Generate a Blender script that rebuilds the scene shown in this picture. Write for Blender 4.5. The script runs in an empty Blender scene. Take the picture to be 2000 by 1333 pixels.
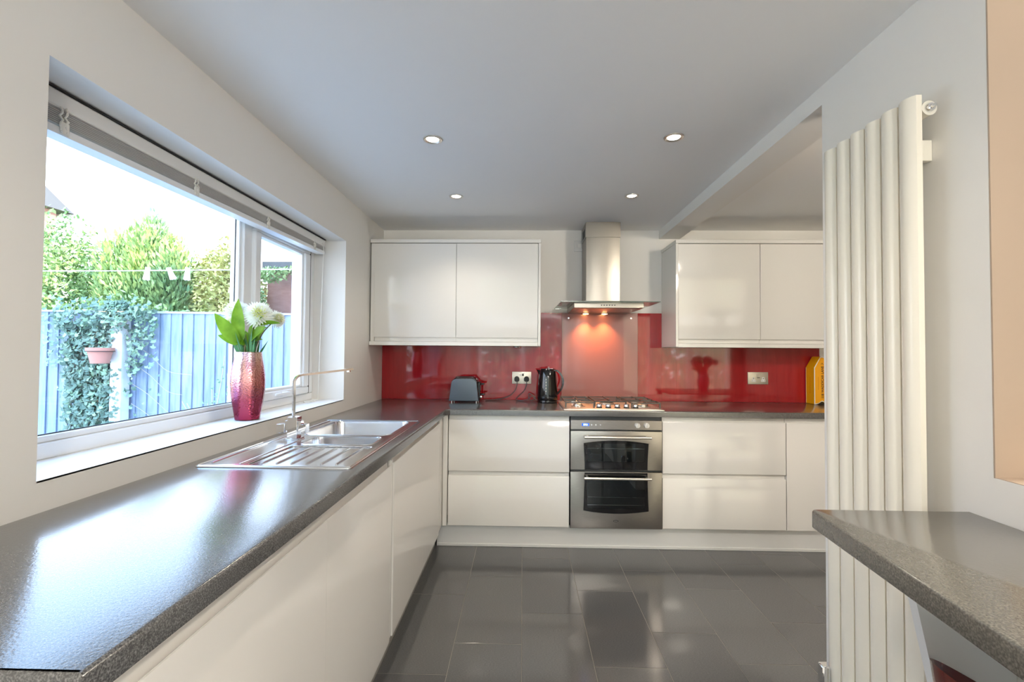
import bpy, bmesh, math, random
from mathutils import Vector, Matrix
random.seed(7)
SC = bpy.context.scene
COL = SC.collection
PI = math.pi

# ------------------------------------------------------------------ camera
cam_d = bpy.data.cameras.new('camera')
cam = bpy.data.objects.new('camera', cam_d); COL.objects.link(cam)
SC.camera = cam
R_ = Vector((0.99970755, 0.02302345, 0.00739789)); U_ = Vector((-0.00685286, -0.02366253, 0.99969652)); F_ = Vector((-0.02319151, 0.99945485, 0.02349784))
m = Matrix(((R_.x, U_.x, -F_.x, 0), (R_.y, U_.y, -F_.y, 0), (R_.z, U_.z, -F_.z, 1.29), (0, 0, 0, 1)))
cam.matrix_world = m
cam_d.sensor_width = 36.0
cam_d.lens = 892.146 * 36.0 / 2000.0
cam_d.clip_start = 0.02; cam_d.clip_end = 300

# ------------------------------------------------------------------ view, world, sun, daylight portals
SC.view_settings.view_transform = 'Standard'
SC.view_settings.look = 'None'
SC.view_settings.exposure = 0.52
SC.view_settings.gamma = 1.0
SC.view_settings.use_curve_mapping = False
SC.cycles.use_denoising = True
SC.cycles.max_bounces = 10
SC.cycles.diffuse_bounces = 6
SC.cycles.glossy_bounces = 5
SC.cycles.transmission_bounces = 6
SC.cycles.transparent_max_bounces = 12
SC.cycles.sample_clamp_indirect = 6.0
SC.cycles.caustics_reflective = False
SC.cycles.caustics_refractive = False

SKY = 5.2
world = bpy.data.worlds.new('sky'); SC.world = world; world.use_nodes = True
wn = world.node_tree.nodes; wl = world.node_tree.links
wn.clear()
w_out = wn.new('ShaderNodeOutputWorld'); w_bg = wn.new('ShaderNodeBackground')
w_tc = wn.new('ShaderNodeTexCoord'); w_sep = wn.new('ShaderNodeSeparateXYZ'); w_cr = wn.new('ShaderNodeValToRGB')
wl.new(w_tc.outputs['Generated'], w_sep.inputs[0]); wl.new(w_sep.outputs['Z'], w_cr.inputs[0])
w_cr.color_ramp.elements[0].position = 0.0; w_cr.color_ramp.elements[0].color = (0.92, 0.96, 1.0, 1)
w_cr.color_ramp.elements[1].position = 0.55; w_cr.color_ramp.elements[1].color = (0.43, 0.66, 1.0, 1)
wl.new(w_cr.outputs[0], w_bg.inputs['Color']); w_bg.inputs['Strength'].default_value = SKY
wl.new(w_bg.outputs[0], w_out.inputs[0])

def lamp(name, kind, loc, energy, color=(1, 1, 1), **kw):
    d = bpy.data.lights.new(name, kind); d.energy = energy; d.color = color
    o = bpy.data.objects.new(name, d); COL.objects.link(o); o.location = loc
    for k, v in kw.items():
        if k == 'rot': o.rotation_euler = v
        elif k == 'portal': d.cycles.is_portal = v
        else: setattr(d, k, v)
    return o

sun = lamp('sun', 'SUN', (20, -6, 16), 7.0, (1.0, 0.86, 0.66), angle=0.02)
sun.rotation_euler = Vector((0.97, -0.25, 0.62)).to_track_quat('Z', 'Y').to_euler()
# sky portals at the window and both doors; doors also get added fill lamps
def opening(name, loc, rot, sx, sy, energy, color):
    lamp(name + '_portal', 'AREA', loc, 1, rot=rot, shape='RECTANGLE', size=sx, size_y=sy, portal=True)
    if energy:
        lamp(name, 'AREA', loc, energy, color, rot=rot, shape='RECTANGLE', size=sx, size_y=sy)
opening('daylight_window', (-1.44, 1.94, 1.48), (0, -PI/2, 0), 0.98, 1.76, 0, (0.85, 0.93, 1))
opening('garden_doors_fill', (0.0, -2.62, 1.06), (PI/2, 0, 0), 1.9, 2.08, 12, (0.90, 0.95, 1.0))
opening('dining_doors_fill', (3.3, -3.02, 1.06), (PI/2, 0, 0), 2.6, 2.08, 26, (1.0, 0.80, 0.58))

# ------------------------------------------------------------------ materials
def mat(name, color=(0.8, 0.8, 0.8), rough=0.5, metal=0.0, spec=0.5, noise=None, bump=None, emit=None, coat=0.0, aniso=0.0, trans=0.0, coatr=0.03):
    """noise=(scale, colour_b, stretch, contrast_lo, contrast_hi); bump=(scale, strength, distance)"""
    M = bpy.data.materials.new(name); M.use_nodes = True
    nt = M.node_tree; b = nt.nodes['Principled BSDF']
    b.inputs['Base Color'].default_value = (*color, 1); b.inputs['Roughness'].default_value = rough
    b.inputs['Metallic'].default_value = metal; b.inputs['Specular IOR Level'].default_value = spec
    b.inputs['Coat Weight'].default_value = coat; b.inputs['Coat Roughness'].default_value = coatr
    b.inputs['Anisotropic'].default_value = aniso
    b.inputs['Transmission Weight'].default_value = trans
    tc = nt.nodes.new('ShaderNodeTexCoord')
    def tex(scale, stretch=(1, 1, 1), detail=4):
        mp = nt.nodes.new('ShaderNodeMapping'); mp.inputs['Scale'].default_value = stretch
        n = nt.nodes.new('ShaderNodeTexNoise'); n.inputs['Scale'].default_value = scale; n.inputs['Detail'].default_value = detail
        nt.links.new(tc.outputs['Object'], mp.inputs[0]); nt.links.new(mp.outputs[0], n.inputs['Vector'])
        return n
    if noise:
        sc, cb, st, lo, hi = noise
        n = tex(sc, st)
        r = nt.nodes.new('ShaderNodeValToRGB')
        r.color_ramp.elements[0].position = lo; r.color_ramp.elements[0].color = (*color, 1)
        r.color_ramp.elements[1].position = hi; r.color_ramp.elements[1].color = (*cb, 1)
        nt.links.new(n.outputs['Fac'], r.inputs[0]); nt.links.new(r.outputs[0], b.inputs['Base Color'])
    if bump:
        n = tex(bump[0], bump[3] if len(bump) > 3 else (1, 1, 1), 2)
        bp = nt.nodes.new('ShaderNodeBump'); bp.inputs['Strength'].default_value = bump[1]; bp.inputs['Distance'].default_value = bump[2]
        nt.links.new(n.outputs['Fac'], bp.inputs['Height']); nt.links.new(bp.outputs[0], b.inputs['Normal'])
        if coat: nt.links.new(bp.outputs[0], b.inputs['Coat Normal'])
    if emit:
        b.inputs['Emission Color'].default_value = (*emit[0], 1); b.inputs['Emission Strength'].default_value = emit[1]
    return M

def glass_mat(name, tint=(1, 1, 1), ior=1.45, rough=0.0):
    M = bpy.data.materials.new(name); M.use_nodes = True
    nt = M.node_tree; nt.nodes.remove(nt.nodes['Principled BSDF'])
    out = nt.nodes['Material Output']
    t = nt.nodes.new('ShaderNodeBsdfTransparent'); t.inputs[0].default_value = (*tint, 1)
    g = nt.nodes.new('ShaderNodeBsdfGlossy'); g.inputs['Roughness'].default_value = rough
    # Schlick reflectance from the facing angle, the same from both sides of the sheet
    r0 = ((ior - 1) / (ior + 1)) ** 2
    lw = nt.nodes.new('ShaderNodeLayerWeight'); lw.inputs[0].default_value = 0.5
    pw = nt.nodes.new('ShaderNodeMath'); pw.operation = 'POWER'; pw.inputs[1].default_value = 5.0
    f = nt.nodes.new('ShaderNodeMath'); f.operation = 'MULTIPLY_ADD'; f.inputs[1].default_value = 1 - r0; f.inputs[2].default_value = r0
    nt.links.new(lw.outputs['Facing'], pw.inputs[0]); nt.links.new(pw.outputs[0], f.inputs[0])
    mx = nt.nodes.new('ShaderNodeMixShader')
    nt.links.new(f.outputs[0], mx.inputs[0]); nt.links.new(t.outputs[0], mx.inputs[1]); nt.links.new(g.outputs[0], mx.inputs[2])
    nt.links.new(mx.outputs[0], out.inputs[0])
    return M

WALL = mat('wall_paint', (0.82, 0.80, 0.765), 0.65, bump=(60, 0.05, 0.002))
REVEAL = WALL
CEIL = mat('ceiling_paint', (0.85, 0.845, 0.835), 0.8, bump=(30, 0.04, 0.002))
PEACH = mat('peach_wall_paint', (0.47, 0.365, 0.28), 0.7)
UPVC = mat('white_upvc', (0.86, 0.87, 0.88), 0.28)
RUBBER = mat('dark_gasket', (0.03, 0.03, 0.035), 0.6)
GLOSS = mat('white_gloss_door', (0.79, 0.765, 0.725), 0.07, spec=0.5)
CARC = mat('white_carcass', (0.80, 0.79, 0.76), 0.4)
PLINTH = mat('plinth_white', (0.76, 0.755, 0.74), 0.35)
WTOP = mat('speckled_grey_laminate', (0.045, 0.044, 0.044), 0.21, spec=0.8, coat=0.55, coatr=0.15, noise=(420, (0.19, 0.185, 0.18), (1, 1, 1), 0.42, 0.74), bump=(220, 0.22, 0.0008))
BARTOP = mat('speckled_grey_bar_laminate', (0.075, 0.07, 0.06), 0.25, spec=0.8, coat=0.6, coatr=0.15, noise=(300, (0.18, 0.17, 0.145), (1, 1, 1), 0.40, 0.72), bump=(220, 0.2, 0.0008))
TILE = mat('polished_grey_tile', (0.078, 0.078, 0.080), 0.12, spec=0.6, noise=(140, (0.120, 0.119, 0.119), (1, 3, 1), 0.3, 0.75))
TILE2 = mat('polished_grey_tile_light', (0.088, 0.088, 0.089), 0.12, spec=0.6, noise=(140, (0.132, 0.131, 0.130), (1, 3, 1), 0.3, 0.75))
GROUT = mat('pale_grout', (0.24, 0.22, 0.19), 0.8)
REDG = mat('red_back_painted_glass', (0.30, 0.006, 0.012), 0.05, spec=0.45, coat=0.35, noise=(6, (0.44, 0.018, 0.022), (5, 1, 0.6), 0.25, 0.85))
PINKG = mat('pinkish_glass_panel', (0.33, 0.13, 0.115), 0.34, spec=0.5, coat=0.7)
STEEL = mat('brushed_steel', (0.46, 0.43, 0.40), 0.28, metal=1.0, noise=(30, (0.38, 0.355, 0.33), (1, 1, 40), 0.3, 0.7), bump=(60, 0.02, 0.001, (1, 1, 60)))
HSTEEL = mat('hood_steel', (0.34, 0.315, 0.28), 0.33, metal=1.0, bump=(50, 0.02, 0.001, (1, 1, 40)))
SINKM = mat('sink_steel', (0.74, 0.75, 0.77), 0.20, metal=1.0, bump=(40, 0.03, 0.001, (30, 1, 1)))
CHROME = mat('chrome', (0.83, 0.83, 0.84), 0.06, metal=1.0)
SATIN = mat('satin_metal', (0.78, 0.74, 0.68), 0.28, metal=1.0)
BLACKG = mat('black_glossy', (0.006, 0.006, 0.007), 0.06, spec=0.6)
BLACKM = mat('black_matt', (0.012, 0.012, 0.012), 0.5)
IRON = mat('cast_iron_grate', (0.10, 0.09, 0.08), 0.32, metal=0.5)
CAVITY = mat('oven_enamel', (0.035, 0.04, 0.045), 0.3)
OVGL = glass_mat('oven_tinted_glass', (0.62, 0.68, 0.70), 1.75)
PANE = glass_mat('window_pane', (0.98, 0.99, 1.0), 1.38)
HOODGL = glass_mat('hood_glass', (0.80, 0.86, 0.83), 1.5)
GREYPL = mat('slate_grey_toaster', (0.10, 0.125, 0.15), 0.33, metal=0.35)
WHITEPL = mat('white_plastic', (0.92, 0.91, 0.88), 0.35)
IVORY = mat('ivory_radiator_enamel', (0.86, 0.81, 0.70), 0.22, spec=0.45)
ORANGE = mat('orange_card', (1.0, 0.43, 0.005), 0.45)
ORANGE2 = mat('amber_card_side', (1.0, 0.52, 0.0), 0.45)
WHITEC = mat('white_card', (0.92, 0.90, 0.84), 0.5)
BROWNT = mat('brown_print', (0.16, 0.06, 0.01), 0.6)
BLIND = mat('blind_slat_white', (0.72, 0.71, 0.69), 0.4)
CORD = mat('blind_cord', (0.80, 0.78, 0.72), 0.7)
BROWNST = mat('oxblood_gloss_shell', (0.22, 0.045, 0.035), 0.16, spec=0.6, coat=0.6)
LAMPW = mat('downlight_bulb', (1, 1, 1), 0.3, emit=((1.0, 0.94, 0.82), 14))
LAMPO = mat('hood_bulb', (1, 1, 1), 0.3, emit=((1.0, 0.50, 0.18), 26))
BLUED = mat('blue_display', (0.01, 0.03, 0.25), 0.2, emit=((0.02, 0.10, 0.9), 1.4))
DIGIT = mat('display_digit', (0.7, 0.85, 1), 0.3, emit=((0.6, 0.8, 1.0), 2.5))
LEAFB = mat('bouquet_leaf', (0.24, 0.44, 0.03), 0.4, noise=(20, (0.46, 0.66, 0.08), (1, 1, 1), 0.35, 0.7))
def translucent(M, k=0.5):
    nt = M.node_tree; b = nt.nodes['Principled BSDF']; t = nt.nodes.new('ShaderNodeBsdfTranslucent'); mx = nt.nodes.new('ShaderNodeMixShader'); mx.inputs[0].default_value = k
    src = b.inputs['Base Color'].links[0].from_socket if b.inputs['Base Color'].links else None
    if src: nt.links.new(src, t.inputs[0])
    else: t.inputs[0].default_value = b.inputs['Base Color'].default_value
    nt.links.new(b.outputs[0], mx.inputs[1]); nt.links.new(t.outputs[0], mx.inputs[2]); nt.links.new(mx.outputs[0], nt.nodes['Material Output'].inputs[0])
    return M
LEAFD = mat('dark_stem_leaf', (0.04, 0.16, 0.04), 0.5)
PETAL = mat('white_petal', (0.92, 0.93, 0.86), 0.55)
PETALC = mat('petal_heart', (0.72, 0.78, 0.25), 0.6)
STEM = mat('flower_stem', (0.20, 0.17, 0.06), 0.6)
FENCE = mat('blue_grey_fence_stain', (0.20, 0.27, 0.40), 0.8, noise=(5, (0.34, 0.41, 0.54), (6, 6, 0.7), 0.3, 0.75))
FENCED = mat('fence_rail', (0.12, 0.16, 0.24), 0.8)
POST = mat('white_concrete_post', (0.75, 0.77, 0.77), 0.8, noise=(8, (0.55, 0.6, 0.62), (1, 1, 1), 0.45, 0.8))
TERRA = mat('terracotta', (0.52, 0.24, 0.19), 0.7)
IVY = mat('ivy_leaf', (0.075, 0.15, 0.12), 0.5, noise=(14, (0.20, 0.31, 0.24), (1, 1, 1), 0.35, 0.7))
IVYL = mat('ivy_pale_leaf', (0.28, 0.45, 0.30), 0.5)
TWIG = mat('dry_twig', (0.45, 0.42, 0.36), 0.8)
BUSH1 = mat('laurel_leaf', (0.17, 0.31, 0.12), 0.6, noise=(2.2, (0.50, 0.62, 0.26), (1, 1, 1), 0.35, 0.7))
BUSH2 = mat('conifer_leaf', (0.14, 0.29, 0.15), 0.6, noise=(1.9, (0.50, 0.62, 0.20), (1, 1, 1), 0.35, 0.65))
BUSH3 = mat('golden_leaf', (0.34, 0.40, 0.12), 0.6, noise=(2.5, (0.80, 0.72, 0.30), (1, 1, 1), 0.3, 0.7))
BARK = mat('bark', (0.18, 0.13, 0.09), 0.9)
GRASS = mat('garden_grass', (0.10, 0.20, 0.05), 0.9, noise=(3, (0.20, 0.30, 0.09), (1, 1, 1), 0.3, 0.7))
PAVE = mat('patio_paving', (0.34, 0.32, 0.29), 0.85, noise=(4, (0.44, 0.41, 0.37), (1, 1, 1), 0.3, 0.7))
BRICKM = mat('red_brick', (0.34, 0.16, 0.14), 0.85, noise=(9, (0.42, 0.22, 0.19), (1, 1, 3), 0.3, 0.7))
ROOFM = mat('dark_roof', (0.11, 0.11, 0.12), 0.8)
RENDER = mat('house_render', (0.62, 0.60, 0.56), 0.9)
WOOD = mat('oak_table', (0.38, 0.22, 0.10), 0.4, noise=(6, (0.26, 0.14, 0.06), (1, 12, 1), 0.3, 0.7))

def vase_mat():
    M = bpy.data.materials.new('mercury_glass_pink'); M.use_nodes = True
    nt = M.node_tree; b = nt.nodes['Principled BSDF']
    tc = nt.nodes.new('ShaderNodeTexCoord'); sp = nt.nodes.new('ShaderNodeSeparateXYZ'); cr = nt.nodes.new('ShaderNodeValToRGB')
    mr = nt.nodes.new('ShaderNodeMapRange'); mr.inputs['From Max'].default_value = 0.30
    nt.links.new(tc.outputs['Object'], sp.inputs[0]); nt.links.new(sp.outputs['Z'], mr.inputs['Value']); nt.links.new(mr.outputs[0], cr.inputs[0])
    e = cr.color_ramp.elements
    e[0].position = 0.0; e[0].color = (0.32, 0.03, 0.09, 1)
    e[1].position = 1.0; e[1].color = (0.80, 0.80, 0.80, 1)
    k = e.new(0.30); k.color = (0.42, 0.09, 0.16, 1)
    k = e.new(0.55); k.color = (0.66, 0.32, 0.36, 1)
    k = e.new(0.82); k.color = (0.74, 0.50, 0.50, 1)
    nz = nt.nodes.new('ShaderNodeTexNoise'); nz.inputs['Scale'].default_value = 14; mp = nt.nodes.new('ShaderNodeMapping'); mp.inputs['Scale'].default_value = (1, 1, 0.25)
    nt.links.new(tc.outputs['Object'], mp.inputs[0]); nt.links.new(mp.outputs[0], nz.inputs['Vector'])
    c2 = nt.nodes.new('ShaderNodeValToRGB'); c2.color_ramp.elements[0].position = 0.42; c2.color_ramp.elements[0].color = (0.62, 0.42, 0.72, 1); c2.color_ramp.elements[1].position = 0.56; c2.color_ramp.elements[1].color = (1.0, 0.78, 0.66, 1)
    nt.links.new(nz.outputs['Fac'], c2.inputs[0])
    mu = nt.nodes.new('ShaderNodeMix'); mu.data_type = 'RGBA'; mu.blend_type = 'MULTIPLY'; mu.inputs[0].default_value = 0.85
    nt.links.new(cr.outputs[0], mu.inputs[6]); nt.links.new(c2.outputs[0], mu.inputs[7]); nt.links.new(mu.outputs[2], b.inputs['Base Color'])
    b.inputs['Metallic'].default_value = 0.85; b.inputs['Roughness'].default_value = 0.12
    v = nt.nodes.new('ShaderNodeTexVoronoi'); v.inputs['Scale'].default_value = 150
    bp = nt.nodes.new('ShaderNodeBump'); bp.inputs['Strength'].default_value = 0.35; bp.inputs['Distance'].default_value = 0.002
    nt.links.new(tc.outputs['Object'], v.inputs['Vector']); nt.links.new(v.outputs['Distance'], bp.inputs['Height']); nt.links.new(bp.outputs[0], b.inputs['Normal'])
    return M
VASEM = vase_mat()
translucent(LEAFB, 0.5); translucent(PETAL, 0.35)

# ------------------------------------------------------------------ helpers
def wpos(o):
    p = Vector((0, 0, 0))
    while o: p += o.location; o = o.parent
    return p

def thing(name, label, cat, loc, group=None):
    o = bpy.data.objects.new(name, None); COL.objects.link(o); o.location = loc
    o.empty_display_size = 0.05
    o['label'] = label; o['category'] = cat
    if group: o['group'] = group
    return o

def put(name, bm, M, parent=None, label=None, smooth=True, kind=None, loc=None):
    """link bm (world coordinates) as one mesh object; with parent it becomes a part of it"""
    off = wpos(parent) if parent else Vector(loc or (0, 0, 0))
    me = bpy.data.meshes.new(name)
    bmesh.ops.translate(bm, verts=bm.verts, vec=-off)
    bmesh.ops.recalc_face_normals(bm, faces=bm.faces)
    bm.to_mesh(me); bm.free()
    if smooth:
        me.polygons.foreach_set('use_smooth', [True] * len(me.polygons))
        me.set_sharp_from_angle(angle=math.radians(38))
    o = bpy.data.objects.new(name, me); COL.objects.link(o)
    for mm in (M if isinstance(M, (list, tuple)) else [M]): me.materials.append(mm)
    if parent: o.parent = parent
    else: o.location = off
    if label: o['label'] = label
    if kind: o['kind'] = kind
    return o

def struct(name, bm, M, parent=None, label=None):
    o = put(name, bm, M, parent, label, smooth=False)
    o['kind'] = 'structure'
    return o

def single(name, bm, M, label, cat, loc=(0, 0, 0), group=None, smooth=True, kind=None):
    o = put(name, bm, M, None, label, smooth, kind, loc)
    o['category'] = cat
    if group: o['group'] = group
    return o

def B(): return bmesh.new()

def box(bm, x0, x1, y0, y1, z0, z1, bev=0.0, seg=1):
    vs = [bm.verts.new((x, y, z)) for z in (z0, z1) for y in (y0, y1) for x in (x0, x1)]
    f = [(0, 2, 3, 1), (4, 5, 7, 6), (0, 1, 5, 4), (2, 6, 7, 3), (0, 4, 6, 2), (1, 3, 7, 5)]
    fs = [bm.faces.new([vs[i] for i in q]) for q in f]
    if bev:
        es = list({e for q in fs for e in q.edges})
        bmesh.ops.bevel(bm, geom=es, offset=bev, segments=seg, affect='EDGES', profile=0.6)
    return bm

def cyl(bm, p0, p1, r0, r1=None, n=16, cap=True):
    r1 = r0 if r1 is None else r1
    p0 = Vector(p0); p1 = Vector(p1); d = (p1 - p0).normalized()
    a = d.orthogonal().normalized(); b = d.cross(a)
    A = [bm.verts.new(p0 + (a * math.cos(t) + b * math.sin(t)) * r0) for t in [2 * PI * i / n for i in range(n)]]
    C = [bm.verts.new(p1 + (a * math.cos(t) + b * math.sin(t)) * r1) for t in [2 * PI * i / n for i in range(n)]]
    for i in range(n): bm.faces.new((A[i], A[(i + 1) % n], C[(i + 1) % n], C[i]))
    if cap: bm.faces.new(A[::-1]); bm.faces.new(C)
    return bm

def tube(bm, pts, r, n=8, closed=False, rr=None):
    pts = [Vector(p) for p in pts]; rings = []; N = len(pts)
    prev = None
    for i, p in enumerate(pts):
        if closed: t = (pts[(i + 1) % N] - pts[i - 1]).normalized()
        else: t = (pts[min(i + 1, N - 1)] - pts[max(i - 1, 0)]).normalized()
        if prev is None: a = t.orthogonal().normalized()
        else: a = (prev - t * prev.dot(t)).normalized()
        prev = a; b = t.cross(a); q = rr[i] if rr else r
        rings.append([bm.verts.new(p + (a * math.cos(2 * PI * k / n) + b * math.sin(2 * PI * k / n)) * q) for k in range(n)])
    M_ = N if closed else N - 1
    for i in range(M_):
        A = rings[i]; C = rings[(i + 1) % N]
        for k in range(n): bm.faces.new((A[k], A[(k + 1) % n], C[(k + 1) % n], C[k]))
    if not closed: bm.faces.new(rings[0][::-1]); bm.faces.new(rings[-1])
    return bm

def ribbon(bm, pts, side, w, t):
    """flat bar of width w (along side) and thickness t swept along pts"""
    pts = [Vector(p) for p in pts]; side = Vector(side).normalized(); rings = []
    for i, p in enumerate(pts):
        d = (pts[min(i + 1, len(pts) - 1)] - pts[max(i - 1, 0)]).normalized()
        s = (side - d * side.dot(d)).normalized(); nrm = d.cross(s)
        rings.append([bm.verts.new(p + s * a * w / 2 + nrm * b * t / 2) for a, b in ((-1, -1), (1, -1), (1, 1), (-1, 1))])
    for A, C in zip(rings, rings[1:]):
        for k in range(4): bm.faces.new((A[k], A[(k + 1) % 4], C[(k + 1) % 4], C[k]))
    bm.faces.new(rings[0][::-1]); bm.faces.new(rings[-1])
    return bm

def lathe(bm, c, prof, n=32, sx=1.0, sy=1.0):
    c = Vector(c); rings = []
    for r, z in prof:
        if r < 1e-6: rings.append([bm.verts.new(c + Vector((0, 0, z)))])
        else: rings.append([bm.verts.new(c + Vector((r * sx * math.cos(2 * PI * k / n), r * sy * math.sin(2 * PI * k / n), z))) for k in range(n)])
    for A, C in zip(rings, rings[1:]):
        for k in range(n):
            k2 = (k + 1) % n
            if len(A) == 1 and len(C) == 1: continue
            if len(A) == 1: bm.faces.new((A[0], C[k2], C[k]))
            elif len(C) == 1: bm.faces.new((A[k], A[k2], C[0]))
            else: bm.faces.new((A[k], A[k2], C[k2], C[k]))
    return bm

def extrude_profile(bm, prof, axis, a0, a1):
    """prof: list of 2-D points; axis 'x': points are (y,z) swept from x=a0 to a1; axis 'y': points (x,z); axis 'z': (x,y)"""
    def P(u, v, a): return {'x': (a, u, v), 'y': (u, a, v), 'z': (u, v, a)}[axis]
    A = [bm.verts.new(P(u, v, a0)) for u, v in prof]; C = [bm.verts.new(P(u, v, a1)) for u, v in prof]
    n = len(prof)
    for i in range(n): bm.faces.new((A[i], A[(i + 1) % n], C[(i + 1) % n], C[i]))
    bm.faces.new(A[::-1]); bm.faces.new(C)
    return bm

def rrect(x0, x1, y0, y1, r, seg=5):
    out = []
    for cx, cy, a0 in ((x1 - r, y1 - r, 0), (x0 + r, y1 - r, PI / 2), (x0 + r, y0 + r, PI), (x1 - r, y0 + r, 1.5 * PI)):
        for i in range(seg + 1):
            a = a0 + PI / 2 * i / seg
            out.append((cx + r * math.cos(a), cy + r * math.sin(a)))
    return out

def inset(poly, d):
    """offset a counter-clockwise polygon inwards by d"""
    n = len(poly); out = []
    for i in range(n):
        p0 = Vector(poly[i - 1]); p1 = Vector(poly[i]); p2 = Vector(poly[(i + 1) % n])
        e1 = (p1 - p0).normalized(); e2 = (p2 - p1).normalized()
        n1 = Vector((-e1.y, e1.x)); n2 = Vector((-e2.y, e2.x))
        b = (n1 + n2); L = b.length
        b = b / L; c = max(0.35, b.dot(n1))
        out.append(tuple(p1 + b * d / c))
    return out

def slab(bm, outline, lo, hi, r=0.0, holes=(), tf=None, seg=3, rb=0.0):
    """flat plate from an outline (counter-clockwise, 2-D) with holes, rounded top edge; tf maps (u, v, w) to world"""
    tf = tf or (lambda u, v, w: (u, v, w))
    def ring(poly, w): return [bm.verts.new(tf(u, v, w)) for u, v in poly]
    def wall(A, C):
        for i in range(len(A)): bm.faces.new((A[i], A[(i + 1) % len(A)], C[(i + 1) % len(A)], C[i]))
    rings = []
    if rb: rings.append(ring(inset(outline, rb), lo)); rings.append(ring(outline, lo + rb))
    else: rings.append(ring(outline, lo))
    if r:
        for i in range(seg + 1):
            a = PI / 2 * i / seg
            rings.append(ring(inset(outline, r * (1 - math.cos(a))), hi - r + r * math.sin(a)))
    else: rings.append(ring(outline, hi))
    for A, C in zip(rings, rings[1:]): wall(A, C)
    tops, bots = [rings[-1]], [rings[0]]
    for h in holes:
        T = ring(h, hi); Bo = ring(h, lo); wall(T, Bo); tops.append(T); bots.append(Bo)
    for group in (tops, bots):
        es = []
        for L in group:
            for i in range(len(L)):
                e = bm.edges.get((L[i], L[(i + 1) % len(L)])) or bm.edges.new((L[i], L[(i + 1) % len(L)]))
                es.append(e)
        if len(group) == 1: bm.faces.new(group[0])
        else: bmesh.ops.triangle_fill(bm, edges=es, use_beauty=True, use_dissolve=False)
    return bm

def dup(root, loc, label=None, group=None):
    r = root.copy(); COL.objects.link(r); r.location = loc
    if label: r['label'] = label
    if group: r['group'] = group
    for ch in list(root.children):
        c = ch.copy(); COL.objects.link(c); c.parent = r
        for g in list(ch.children):
            d = g.copy(); COL.objects.link(d); d.parent = c
    return r

# ------------------------------------------------------------------ room shell
XL, XR, YB, ZC = -1.118, 1.073, 3.619, 2.258
XO = -1.46                       # outer face of the left wall
WY0, WY1, WZ0, WZ1 = 1.034, 2.843, 0.982, 1.981
bm = B()
box(bm, XO, XL, -2.6, WY0, 0, ZC); box(bm, XO, XL, WY1, YB + 0.15, 0, ZC)
box(bm, XO, XL, WY0, WY1, 0, WZ0); box(bm, XO, XL, WY0, WY1, WZ1, ZC)
struct('wall_left', bm, WALL)
struct('wall_back', box(B(), XL, 5.05, YB, YB + 0.15, 0, ZC + 0.02), WALL)
# partition on the right with the serving hatch; it stops at y = 1.652 and goes on as a beam
bm = B()
box(bm, XR, XR + 0.15, 1.07, 1.652, 0, ZC); box(bm, XR, XR + 0.15, -2.6, 1.07, 0, 1.011)
box(bm, XR, XR + 0.15, -2.6, -0.5, 1.011, ZC)
struct('wall_right', bm, WALL)
bm = B()
box(bm, XR - 0.0, XR + 0.152, 1.0665, 1.0705, 1.011, 2.258); box(bm, XR + 0.001, XR + 0.152, -0.5, 1.0665, 1.0075, 1.0125)
box(bm, XR + 0.15, XR + 0.153, -2.6, 1.652, 0, 1.0075)
struct('trim_1', bm, PEACH)
struct('trim_2', box(B(), XR, XR + 0.16, 1.652, YB, 2.189, ZC), WALL)      # the beam
bm = B(); box(bm, XO, 5.05, -3.0, YB + 0.15, ZC, ZC + 0.12)
struct('ceiling', bm, CEIL)
bm = B(); box(bm, 4.9, 5.05, -3.0, YB, 0, ZC); struct('wall_dining', bm, PEACH)
# rear walls with the garden doors
bm = B()
box(bm, XL, -0.95, -2.75, -2.6, 0, ZC); box(bm, 0.95, XR, -2.75, -2.6, 0, ZC); box(bm, -0.95, 0.95, -2.75, -2.6, 2.1, ZC)
struct('wall_rear', bm, WALL)
bm = B()
box(bm, XR + 0.15, 2.0, -3.15, -3.0, 0, ZC); box(bm, 4.6, 4.9, -3.15, -3.0, 0, ZC); box(bm, 2.0, 4.6, -3.15, -3.0, 2.1, ZC)
struct('wall_rear_dining', bm, PEACH)
for nm, x0, x1, y in (('door_1', -0.95, 0.95, -2.68), ('door_2', 2.0, 4.6, -3.08)):
    d = thing(nm, 'white framed glazed garden doors', 'door', (0.5 * (x0 + x1), y, 0)); d['kind'] = 'structure'
    del d['category'], d['label']
    n = 2 if x1 - x0 < 2.2 else 3
    for k in range(n):
        a = x0 + (x1 - x0) * k / n; b = x0 + (x1 - x0) * (k + 1) / n
        bm = B()
        box(bm, a, a + 0.06, y - 0.03, y + 0.03, 0.02, 2.1); box(bm, b - 0.06, b, y - 0.03, y + 0.03, 0.02, 2.1)
        box(bm, a + 0.06, b - 0.06, y - 0.03, y + 0.03, 0.02, 0.14); box(bm, a + 0.06, b - 0.06, y - 0.03, y + 0.03, 2.03, 2.1)
        put('door_frame', bm, UPVC, d, smooth=False)
# added unseen house mass, only there to block the sun from the garden
bm = B(); box(bm, XO, 5.05, -3.0, YB + 0.15, ZC + 0.121, 4.6); box(bm, XO, 5.05, YB + 0.151, 8.0, -0.1, 4.6)
struct('wall_sun_block', bm, RENDER)

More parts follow.
